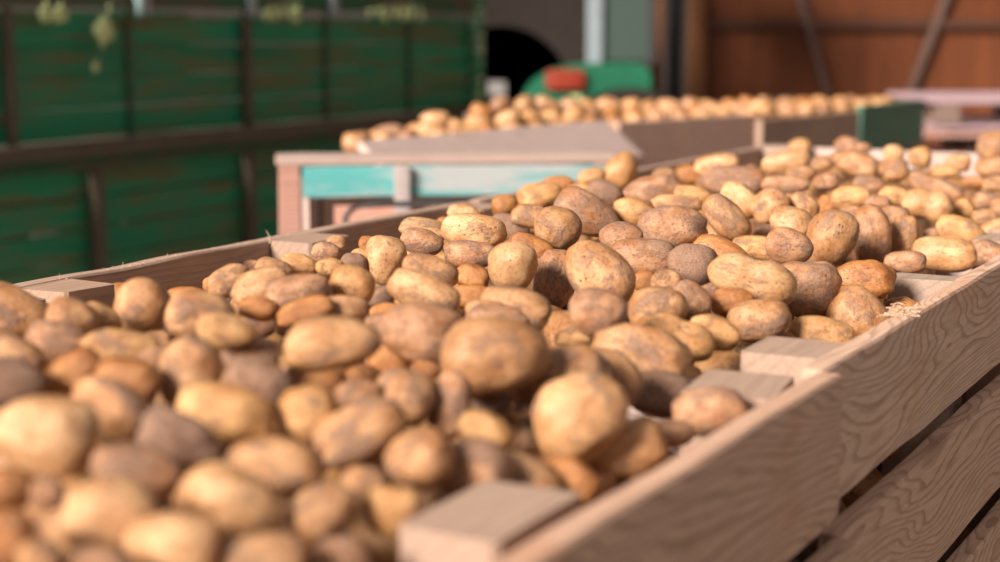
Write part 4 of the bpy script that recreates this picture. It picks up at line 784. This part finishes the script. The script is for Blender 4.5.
def trough():
    z = D0.z; c = (D0+D1+D2+D3)/4; root = thing('potato_crate', 'blurred tapering crate with a pale grey upper board, heaped with potatoes, behind the teal rack', 'crate', (c.x, c.y, 0), 0, 'out-of-focus crates behind')
    for nm, A, B, mm, tone, hh in (('side_board', D0, D1, M['grey_wood'], (1,.95,.93,1), .15), ('end_board', D2, D0, M['dark_wood'], (1,1,1,1), .15), ('side_board', D2, D3, M['dark_wood'], (1,1,1,1), .15), ('end_board', D3, D1, M['dark_wood'], (1,1,1,1), .15)):
        v = B-A; a = math.atan2(v.y, v.x); m_ = (A+B)/2
        for k in range(3):
            board(nm, v.length-.03, .024, hh-.02 if k else hh, mm if k == 0 else M['dark_wood'], root, (m_.x-c.x, m_.y-c.y, z-.003*(nm == 'end_board')-.06*(A is D2 or B is D1)-hh/2-(hh+.01)*k), (0, 0, a), tone, nseg=10)
    for q, f_ in ((D0, .08), (D1, .06), (D2, .2), (D3, .08)):
        p_ = q.lerp(c, f_); link('corner_post', mesh_of(board_bm(z-.08, .05, .05, 2, nseg=4, mtx=Matrix.Rotation(-pi/2, 4, 'Y'))), M['dark_wood'], root, (p_.x-c.x, p_.y-c.y, (z-.08)/2))
    bm = bmesh.new(); prism(bm, [(q.x-c.x, q.y-c.y) for q in (D0.lerp(c,.08), D1.lerp(c,.08), D3.lerp(c,.08), D2.lerp(c,.08))], 0, .03)
    for v in bm.verts: v.co = Vector((v.co.x, v.co.z, v.co.y))
    bmesh.ops.recalc_face_normals(bm, faces=bm.faces)
    link('bottom_board', mesh_of(bm), M['dark_wood'], root, (0, 0, z-.40))
    v = D1-D0; a = math.atan2(v.y, v.x); L = v.length; nn = Vector((sin(a), -cos(a), 0)); f0 = .13; f1 = .93; m_ = D0.lerp(D1, (f1+f0)/2)
    lean = radians(52)
    board('loose_board', L*(f1-f0), .022, .17, M['grey_wood'], root, (m_.x-c.x+nn.x*(.085*sin(lean)+.02), m_.y-c.y+nn.y*(.085*sin(lean)+.02), z+.006-.085*cos(lean)), (-lean, 0, a), (1.05,1,1,1), nseg=12)
trough()
side_crate('blurred crate with a dark brown board, second of the far row', rim_pt(619, 122), rim_pt(756, 114.5), .72, M['dark_wood'], (2.3,2.1,2.0,1), .15)
side_crate('blurred crate with a mid-brown board, between the dark one and the green one', at(762, 122, 5.62), at(860, 109, 6.2), .66, M['wood_in'], (.85,.78,.72,1), .16)
side_crate('blurred crate with a dull green painted board, right end of the far row', at(862, 106.5, 6.5), at(925, 98.5, 7.1), .6, M['crate_green'], (1,1,1,1), .19)
# potatoes under the far heap
pts = []; rnd = random.Random(21); grid2 = {}
def free2(p, r):
    c = cell(p)
    for dx in (-1, 0, 1):
        for dy in (-1, 0, 1):
            for dz in (-1, 0, 1):
                for q, rr_ in grid2.get((c[0]+dx, c[1]+dy, c[2]+dz), ()):
                    if (p-q).length < (r+rr_)*1.0: return False
    return True
for p, s_, fa in seen:
    if fa: grid2.setdefault(cell(p), []).append((p, s_.x))
for P0, P1 in ((D0, D1), (rim_pt(619, 122), rim_pt(756, 114.5)), (at(762, 122, 5.62), at(860, 109, 6.2)), (at(862, 106.5, 6.5), at(925, 98.5, 7.1))):
    v = (P1-P0); L = Vector((v.x, v.y, 0)).length; u = Vector((v.x, v.y, 0))/L; w = Vector((-u.y, u.x, 0))
    for _ in range(int(5200*L)):
        a = rnd.uniform(.138, L-.138); d = rnd.uniform(.082, (.40 if P0.y > 6.45 else .47) if P0 is not D0 else max(.079, min(.5, .4*a-.07))); r = rnd.uniform(.028, .036)
        if P0 is D0 and a < .30: continue
        up = .0 + .03*sin(min(1, d/.5)*pi/2) - (.05 if (P0 is D0 and a < .35) else 0)
        p = P0+u*a+w*d; p.z = P0.z - .062 + up - rnd.choice((0, .05))
        if free2(p, r): grid2.setdefault(cell(p), []).append((p, r)); pts.append((p, r))
heap('potatoes_behind', pts, PM2, 'blurred mass of potatoes under the top ones in the far heap')

# teal painted rack standing between the rows
TL, TR = at(275, 157, 3.66), at(617, 157, 3.75)
v = TR-TL; Lr = v.length; ang = math.atan2(v.y, v.x); md = (TL+TR)/2; zt = TL.z
rack = thing('wooden_rack', 'low wooden rack with worn teal paint and a pinkish leg, between the crate rows', 'rack', (md.x, md.y, 0), ang)
pxm = 1650/3.7
board('top_board', Lr, .13, .020, M['grey_wood'], rack, (0, .065, zt-.010), color=(.78,.72,.70,1), nseg=12)
board('teal_rail', Lr-.06, .022, .070, M['teal'], rack, (.03, .012, zt-.020-.038), nseg=12)['label'] = 'rail with flaking teal paint'
x0 = -Lr/2
bmx = board_bm(zt-.02, .05, .050, 3, nseg=5, mtx=Matrix.Rotation(-pi/2, 4, 'Y')); link('leg', mesh_of(bmx), M['pink_wood'], rack, (x0+.030, .026, (zt-.02)/2), color=(.9,.86,.84,1))
bmx = board_bm(zt-.02, .05, .05, 4, nseg=5, mtx=Matrix.Rotation(-pi/2, 4, 'Y')); link('leg', mesh_of(bmx), M['pink_wood'], rack, (-x0-.030, .026, (zt-.02)/2))
for sx in (-1, 1):
    bmx = board_bm(zt-.02, .04, .04, 5, nseg=5, mtx=Matrix.Rotation(-pi/2, 4, 'Y')); link('leg', mesh_of(bmx), M['dark_wood'], rack, (sx*(Lr/2-.03), .108, (zt-.02)/2))
board('bracket', .034, .02, .110, M['grey_wood'], rack, (x0+(400-275)/pxm, -.010, zt-.022-.055), color=(.78,.84,.9,1), nseg=3)
board('lower_rail', Lr-.14, .022, .085, M['pink_wood'], rack, (.06, .03, zt-.135-.02), color=(1.25,1.15,1.1,1), nseg=12)
board('lower_rail', Lr-.12, .022, .10, M['pink_wood'], rack, (.03, .03, zt-.32), nseg=12)
# dark hose lying over the lower rail
bm = bmesh.new()
hp = [at(346, 216, 3.55), at(352, 209, 3.56), at(364, 205, 3.57), at(385, 204, 3.57), at(410, 204, 3.58), at(440, 203, 3.58), at(470, 204, 3.58)]
hp = [hp[0]+Vector((-.01, 0, -.10))]+hp+[hp[-1]+Vector((.10, 0, -.03)), hp[-1]+Vector((.15, 0, -.18))]
tube(bm, hp, .007, 8)
tag(link('hose', mesh_of(bm, 'hose', True), M['black']), 'dark hose bent in an arc in front of the teal rack', 'hose')

# ------------------------------------------------------------------ green trailer
NT = -4.5
def along_n(x, y, n):      # the point on the vertical plane n = const seen at pixel x, y
    a = (x-500)/F; b = (y-281)/F
    d = Vector((a, cos(PITCH)-b*sin(PITCH), -sin(PITCH)-b*cos(PITCH)))
    t = n/(d.x*cos(TH)-d.y*sin(TH)); return d*t+Vector((0, 0, CAMZ))
def s_of(p): return p.x*sin(TH)+p.y*cos(TH)
sL = s_of(along_n(-60, 100, NT)); sR = s_of(along_n(472, 100, NT)); sM = (sL+sR)/2
c = sn(sM, NT, 0)
tr = thing('farm_trailer', 'old green slatted farm trailer with worn paint, standing across the back on the left', 'trailer', (c.x, c.y, 0), pi/2-TH)
def z_at(x, y): return along_n(x, y, NT).z
zrail = z_at(0, 160)+.02; ztop = z_at(0, 14)
L = sR-sL
def xl(px): return s_of(along_n(px, 100, NT))-sM
hgt = (ztop-zrail-.03)/4
for k in range(4):
    board('upper_board', L, .03, hgt-.006, M['green'], tr, (0, 0, zrail+.03+hgt*(k+.5)), seed=k*3.3, nseg=20, rough=.002)
board('top_rail', L+.2, .07, .11, M['green_dark'], tr, (-.05, -.02, ztop+.085), nseg=20)
board('middle_rail', L+.05, .10, .055, M['rust'], tr, (0, -.06, zrail), nseg=20)
board('lower_trim', L+.05, .05, .05, M['green_dark'], tr, (0, -.03, zrail-.055), nseg=20)
lx1 = xl(285)
for k in range(4):
    a0 = -L/2; a1 = (L/2-.3) if k < 1 else lx1
    board('lower_board', a1-a0, .03, .118, M['green'], tr, ((a0+a1)/2, .03, zrail-.14-.123*k), seed=30+k*2.1, nseg=20, rough=.002)
for px in (2, 240):
    bmx = board_bm(ztop-zrail+.05, .03, .045 if px > 4 else .035, px, nseg=4, mtx=Matrix.Rotation(-pi/2, 4, 'Y'))
    link('post', mesh_of(bmx), M['rust'], tr, (xl(px), -.045, (ztop+zrail)/2))
for px in (125, 322, 405):
    bmx = board_bm(ztop-zrail+.05, .012, .028, px, nseg=4, mtx=Matrix.Rotation(-pi/2, 4, 'Y'))
    link('post', mesh_of(bmx), M['green_dark'], tr, (xl(px), -.03, (ztop+zrail)/2))
for px in (88, 243):
    bmx = board_bm(.75, .04, .05, px, nseg=4, mtx=Matrix.Rotation(-pi/2, 4, 'Y'))
    link('post', mesh_of(bmx), M['rust'], tr, (xl(px), -.03, zrail-.40))
for px in (133, 240, 322):     # latch hooks on the top rail
    board('latch', .05, .03, .12, M['steel'], tr, (xl(px), -.075, ztop+.06), nseg=2)
bmx = board_bm(.62, .05, .08, 5, nseg=8, mtx=Matrix.Rotation(-pi/2, 4, 'Y'))
link('end_post', mesh_of(bmx), paint_material('pale_chipped_paint', (.02,.20,.09), (.55,.55,.35), .47, 8), tr, (L/2-.03, -.05, ztop-.20))
board('bed', L-.1, 1.9, .12, M['rust'], tr, (0, 1.0, zrail-.05), nseg=10)
board('far_side', L-.1, .03, .40, M['green'], tr, (0, 1.95, ztop-.16), nseg=10)
def wheel(parent, x, y, R, w, name='wheel'):
    bm = bmesh.new(); mt = Matrix.Translation((x, y, R)) @ Matrix.Rotation(pi/2, 4, 'X')
    lathe(bm, [(R*.55, -w*.5), (R*.8, -w*.52), (R*.96, -w*.42), (R, -w*.2), (R, w*.2), (R*.96, w*.42), (R*.8, w*.52), (R*.55, w*.5)], 48, mt)
    o = link(name, mesh_of(bm, name, True), M['rubber'], parent)
    bm = bmesh.new(); lathe(bm, [(R*.15, -w*.55), (R*.2, -w*.3), (R*.5, -w*.32), (R*.56, -w*.45), (R*.56, w*.45), (R*.15, w*.45)], 32, mt)
    link('rim', mesh_of(bm, 'rim', True), M['rust'], o)
    return o
wheel(tr, xl(245)+.12, .32, .46, .26)
wheel(tr, xl(-20), .32, .46, .26)
board('axle_beam', L-.6, .2, .18, M['black'], tr, (0, .6, .62), nseg=4)

# leaves and straps caught on the trailer's top rail
def leaf_mesh(sz, seed):
    rr = random.Random(seed); bm = bmesh.new(); n = 26; ring = []
    c0 = bm.verts.new((0, 0, 0))
    for j in range(n):
        a = 2*pi*j/n; r = sz*(.62+.30*abs(cos(2.5*a+.2))+.08*rr.random())*(1+.25*cos(a))
        ring.append(bm.verts.new((r*sin(a)*.8, .12*sz*sin(3*a)+.05*sz, -r*cos(a))))
    for j in range(n): bm.faces.new((c0, ring[j], ring[(j+1) % n]))
    r = bmesh.ops.extrude_face_region(bm, geom=bm.faces[:]); 
    for v in r['geom']:
        if isinstance(v, bmesh.types.BMVert): v.co.y += .0012
    tube(bm, [(0, 0, sz*.3), (0, -.01, sz*1.0), (.01, 0, sz*1.5)], .0022, 5)
    bmesh.ops.recalc_face_normals(bm, faces=bm.faces)
    return mesh_of(bm, 'leaf', True)
for k, (x, y, sz, lab) in enumerate(((105, 28, .070, 'pale green vine leaf hanging highest over the trailer board'), (96, 66, .026, 'small pale leaf tip hanging below the big vine leaf'))):
    p = along_n(x, y, NT+.11)
    tag(link('vine_leaf', leaf_mesh(sz, k), M['leaf'], None, p, (0, .2, pi/2-TH)), lab, 'leaf')
for k, (x0_, x1_, lab) in enumerate(((35, 70, 'clump of pale leaves in the slot under the trailer rail, leftmost'), (265, 300, 'clump of pale leaves in the slot, just right of the blue strap'), (370, 425, 'clump of pale leaves in the slot toward the trailer end'))):
    bm = bmesh.new(); rr = random.Random(k+3)
    for q in range(9):
        p = along_n(rr.uniform(x0_, x1_), 14+rr.uniform(-3, 3), NT+.105)
        me = leaf_mesh(rr.uniform(.022, .034), q); k0 = len(bm.verts); bm.from_mesh(me); bm.verts.ensure_lookup_table()
        mt = Matrix.Translation(p) @ Matrix.Rotation(pi/2-TH, 4, 'Z') @ Matrix.Rotation(rr.uniform(-1, 1), 4, 'Y')
        for v_ in bm.verts[k0:]: v_.co = mt @ v_.co
        bpy.data.meshes.remove(me)
    tag(link('leaf_clump', mesh_of(bm, 'leaf_clump', True), M['leaf']), lab, 'leaves', None, 'stuff')
p = along_n(138, -6, NT+.10); q = along_n(139, 17, NT+.10)
bm = bmesh.new(); tube(bm, [p+Vector((0,0,.1)), p, (p+q)/2+Vector((.004,0,0)), q], [.016,.016,.014,.010], 8)
tag(link('strap_end', mesh_of(bm, 'strap', True), M['strap']), 'pale blue strap end hanging from the trailer top rail', 'strap')

# ------------------------------------------------------------------ tractor at the back
ZT = 10.6; pxt = ZT/F
tc = at(560, 90, ZT)
tt = thing('tractor', 'dark green tractor with a big black wheel and red tail lamp, blurred at the back', 'tractor', (tc.x, tc.y, 0))
def tl(x, y, dy=0.0):
    p = at(x, y, ZT+dy); return Vector((p.x-tc.x, p.y-tc.y, p.z))
# rear wheel with lugs
R = .91; pc = tl(500, 0)
bm = bmesh.new(); mt = Matrix.Translation((pc.x, .05, R)) @ Matrix.Rotation(pi/2, 4, 'X')
lathe(bm, [(R*.5, -.20), (R*.75, -.23), (R*.93, -.20), (R*.95, -.1), (R*.95, .1), (R*.93, .20), (R*.75, .23), (R*.5, .20)], 56, mt)
for k in range(22):
    a = 2*pi*k/22
    for sgn in (-1, 1):
        board_bm(.19, .045, .07, k, 0, nseg=2, bm=bm, mtx=mt @ Matrix.Rotation(a+(.07 if sgn > 0 else 0), 4, 'Z') @ Matrix.Translation((R*.965, 0, sgn*.10)) @ Matrix.Rotation(sgn*.5, 4, 'X') @ Matrix.Rotation(pi/2, 4, 'Y'))
wh = link('rear_wheel', mesh_of(bm, 'wheel'), M['rubber'], tt)
bm = bmesh.new(); lathe(bm, [(.06, -.18), (.12, -.12), (R*.45, -.12), (R*.51, -.2), (R*.51, .2), (.06, .2)], 40, mt); link('hub', mesh_of(bm, 'hub', True), plain('hub_grey', (.07,.06,.055), .6), wh)
# mudguard arc over the wheel
bm = bmesh.new(); arc = [(pc.x+cos(a)*(R+.06), R+sin(a)*(R+.06)) for a in [radians(d) for d in range(20, 151, 10)]]
arc2 = [(pc.x+cos(a)*(R+.10), R+sin(a)*(R+.10)) for a in [radians(d) for d in range(150, 19, -10)]]
prism(bm, arc+arc2, .10, .50); link('mudguard', mesh_of(bm), M['black'], tt)
# green body with a rounded shoulder, in front of the wheel
a_, b_ = tl(522, 0), tl(645, 0)
def zt_(y): return tl(560, y).z
bm = bmesh.new()
poly = [(a_.x, .55), (a_.x, zt_(92)), (tl(532,0).x, zt_(78)), (tl(548,0).x, zt_(68)), (tl(575,0).x, zt_(62)), (tl(632,0).x, zt_(61)), (tl(642,0).x, zt_(66)), (b_.x, zt_(75)), (b_.x, .55)]
prism(bm, poly, -.62, -.26); bmesh.ops.bevel(bm, geom=[e for e in bm.edges], offset=.012, segments=2, affect='EDGES')
link('body', mesh_of(bm), M['tgreen'], tt)
l0, l1 = tl(548, 90, -.6), tl(588, 70, -.6)
tlamp = link('tail_lamp', mesh_of(board_bm(.23, .05, .125, 1, 0, nseg=4, bev=.015)), M['red'], tt, ((l0.x+l1.x)/2-.02, -.64, (l0.z+l1.z)/2)); tlamp['label'] = 'red tail lamp'
link('lamp_bracket', mesh_of(board_bm(.06, .03, .05, 1, 0, nseg=2)), M['leaf'], tt, (tl(572,0).x, -.64, zt_(95)))
# cab
cab0, cab1 = tl(584, 0), tl(660, 0); zc = zt_(63)
bm = bmesh.new(); 
board_bm(1.1, .06, .095, 2, 0, nseg=3, bm=bm, mtx=Matrix.Translation((tl(592,0).x, -.30, zc+.55)) @ Matrix.Rotation(-pi/2, 4, 'Y'))
link('cab_pillar', mesh_of(bm), M['steel'], tt)
bm = bmesh.new(); board_bm(1.1, .06, .05, 2, 0, nseg=3, bm=bm, mtx=Matrix.Translation((tl(648,0).x, -.30, zc+.55)) @ Matrix.Rotation(-pi/2, 4, 'Y')); link('cab_pillar', mesh_of(bm), M['black'], tt)
gm, gnt, gb = mat('cab_glass'); gb.inputs['Base Color'].default_value = (.07,.10,.085,1); gb.inputs['Roughness'].default_value = .12
gb.inputs['Transmission Weight'].default_value = .25; gb.inputs['IOR'].default_value = 1.45
link('windscreen', mesh_of(board_bm(tl(646,0).x-tl(597,0).x, .012, 1.0, 1, 0, nseg=2)), gm, tt, ((tl(646,0).x+tl(597,0).x)/2, -.29, zc+.52))
link('cab_roof', mesh_of(board_bm(.95, .9, .12, 1, 0, nseg=4, bev=.03)), M['tgreen'], tt, ((cab0.x+cab1.x)/2, .1, zc+1.15))
link('cab_back', mesh_of(board_bm(.5, .03, 1.0, 1, 0, nseg=2)), M['black'], tt, ((cab0.x+cab1.x)/2, .45, zc+.5))
link('chassis', mesh_of(board_bm(1.2, .5, .3, 1, 0, nseg=3)), M['black'], tt, (.1, -.1, .62))
# dark engine block and small front wheel at the right, low
bm = bmesh.new(); mt2 = Matrix.Translation((tl(632,0).x, -.50, .54)) @ Matrix.Rotation(pi/2, 4, 'X')
lathe(bm, [(.2, -.12), (.42, -.13), (.52, -.09), (.54, 0), (.52, .09), (.42, .13), (.2, .12)], 48, mt2)
bm.free()
wf = wheel(tt, tl(622, 0).x, -.78, .50, .2, 'front_wheel')
# pale cast part on the dark wheel side
link('hitch_plate', mesh_of(board_bm(.11, .03, .09, 4, .004, nseg=3)), plain('dull_alloy', (.22,.2,.19), .6), tt, (tl(497,0).x, -.30, tl(497, 87).z))

# ------------------------------------------------------------------ barn shell
def box_struct(name, x0, x1, y0, y1, z0, z1, m):
    me = mesh_of(board_bm(x1-x0, y1-y0, z1-z0, 0, 0, nseg=2, bev=.002))
    return struct(link(name, me, m, None, ((x0+x1)/2, (y0+y1)/2, (z0+z1)/2)))
box_struct('floor', -9, 9, -2, 13, -.1, 0, M['concrete'])
box_struct('wall_back', -9, 9, 12.6, 12.8, 0, 4.7, plain('dark_wall', (.050,.040,.034), .85))
box_struct('wall_right', 7.6, 7.8, 5, 12.6, 0, 4.7, plain('side_wall', (.14,.075,.045), .85))
box_struct('ceiling', -9, 9, 8.5, 13, 4.7, 4.8, M['roof'])
d0 = at(688, 60, 12.3); d1x = 7.5
door = box_struct('door_1', d0.x, d1x, 12.30, 12.36, 0.02, 4.2, M['brown'])
zb = at(850, 24, 12.3).z
def child(name, parent, p0, p1, w, t, m):
    """bar from p0 to p1, world points on the parent's face"""
    v = p1-p0; L_ = v.length; a = math.atan2(v.z, v.x)
    o = link(name, mesh_of(board_bm(L_, t, w, 1, 0, nseg=3)), m, parent)
    o.location = (p0+p1)/2-parent.location; o.rotation_euler = (0, -a, 0); return o
beam_m = plain('door_beam', (.085,.03,.014), .7)
child('door_beam', door, Vector((d0.x, 12.27, zb)), Vector((d1x, 12.27, zb)), .075, .06, beam_m)
grey_brace = plain('brace_grey', (.15,.09,.07), .6)
child('brace', door, at(795, -20, 12.25), at(828, 96, 12.25), .045, .05, grey_brace)
child('brace', door, at(953, -20, 12.25), at(908, 96, 12.25), .045, .05, grey_brace)
child('door_stile', door, at(697, -60, 12.27)-Vector((0,0,0)), at(697, 120, 12.27), .12, .07, plain('door_stile_brown', (.22,.085,.028), .7))
box_struct('trim_1', at(650, 0, 11.8).x, at(663, 0, 11.8).x, 11.8, 11.9, 0, 4.7, M['orange_trim'])
# dark downpipe beside the door
bm = bmesh.new(); pp = at(676, 0, 11.6); tube(bm, [(pp.x, 11.6, 0.01), (pp.x, 11.6, 1.5), (pp.x, 11.6, 3.0), (pp.x, 11.6, 4.65)], .055, 14)
tag(link('drain_pipe', mesh_of(bm, 'pipe', True), plain('dark_pipe', (.035,.035,.045), .45)), 'dark upright pipe between the tractor and the red-brown door', 'pipe')

# ------------------------------------------------------------------ pallets at the far right
pz = 7.4; p0 = at(930, 96, pz); p1 = at(1040, 96, pz)
def pallet(z, label, m, px=0.0, dy=0.0):
    L_ = 1.15
    root = thing('pallet', label, 'pallet', (p0.x+L_/2+px, pz+.4+dy, z), 0, 'stacked pallets')
    for k in range(6): board('deck_board', L_, .11, .024, m, root, (0, -.40+.155*k, .128), nseg=4)
    for k, yy in enumerate((-.40, 0, .38)):
        for xx in (-.5, 0, .5): board('block', .10, .10, .09, M['dark_wood'], root, (xx, yy, .069), nseg=2)
        board('stringer', L_, .09, .02, m, root, (0, yy, .012), nseg=4)
    return root
ztop_p = p0.z
labs = ['top pallet of the stack by the red-brown door, mauve deck board', 'second pallet down in the stack by the red-brown door', 'third pallet down in the stack by the red-brown door, mostly hidden']
npal = int(ztop_p/.141); step = ztop_p/npal
for k in range(npal):
    z = step*(npal-1-k)+(step-.141 if k < npal-1 else 0)*0
    if k > 2: labs.append(f"pallet {['fourth','fifth','sixth','seventh'][k-3]} from the top of the stack by the door, hidden by the crates")
    o = pallet(z, labs[k], M['mauve'] if k == 0 else M['pink_wood'], (0, -.25, -.22, 0, 0, 0, 0)[k], (0,.02,0,0,0,0,0)[k])

# ------------------------------------------------------------------ light, sky, camera
w = bpy.data.worlds.new('World'); S.world = w; w.use_nodes = True
bg = w.node_tree.nodes['Background']; bg.inputs[0].default_value = (1.0, .94, .92, 1); bg.inputs[1].default_value = .37
sd = bpy.data.lights.new('sun', 'SUN'); sd.energy = 9.6; sd.angle = radians(20); sd.color = (1, .91, .82)
so = bpy.data.objects.new('sun', sd); COL.objects.link(so)
so.rotation_euler = Vector((-.62, -.60, .46)).to_track_quat('Z', 'Y').to_euler(); so.location = (-4, -4, 6)
cd = bpy.data.cameras.new('camera'); cd.lens = 36*F/1000; cd.sensor_width = 36; cd.clip_start = .05; cd.clip_end = 100
cd.dof.use_dof = True; cd.dof.focus_distance = 1.85; cd.dof.aperture_fstop = 3.3
co = bpy.data.objects.new('camera', cd); COL.objects.link(co); co.location = (0, 0, CAMZ)
co.rotation_euler = (pi/2-PITCH, 0, 0); S.camera = co
S.view_settings.view_transform = 'Standard'; S.view_settings.look = 'None'; S.view_settings.gamma = 1.0
S.view_settings.use_curve_mapping = False; S.view_settings.exposure = 0.0
try: S.cycles.use_denoising = True
except Exception: pass
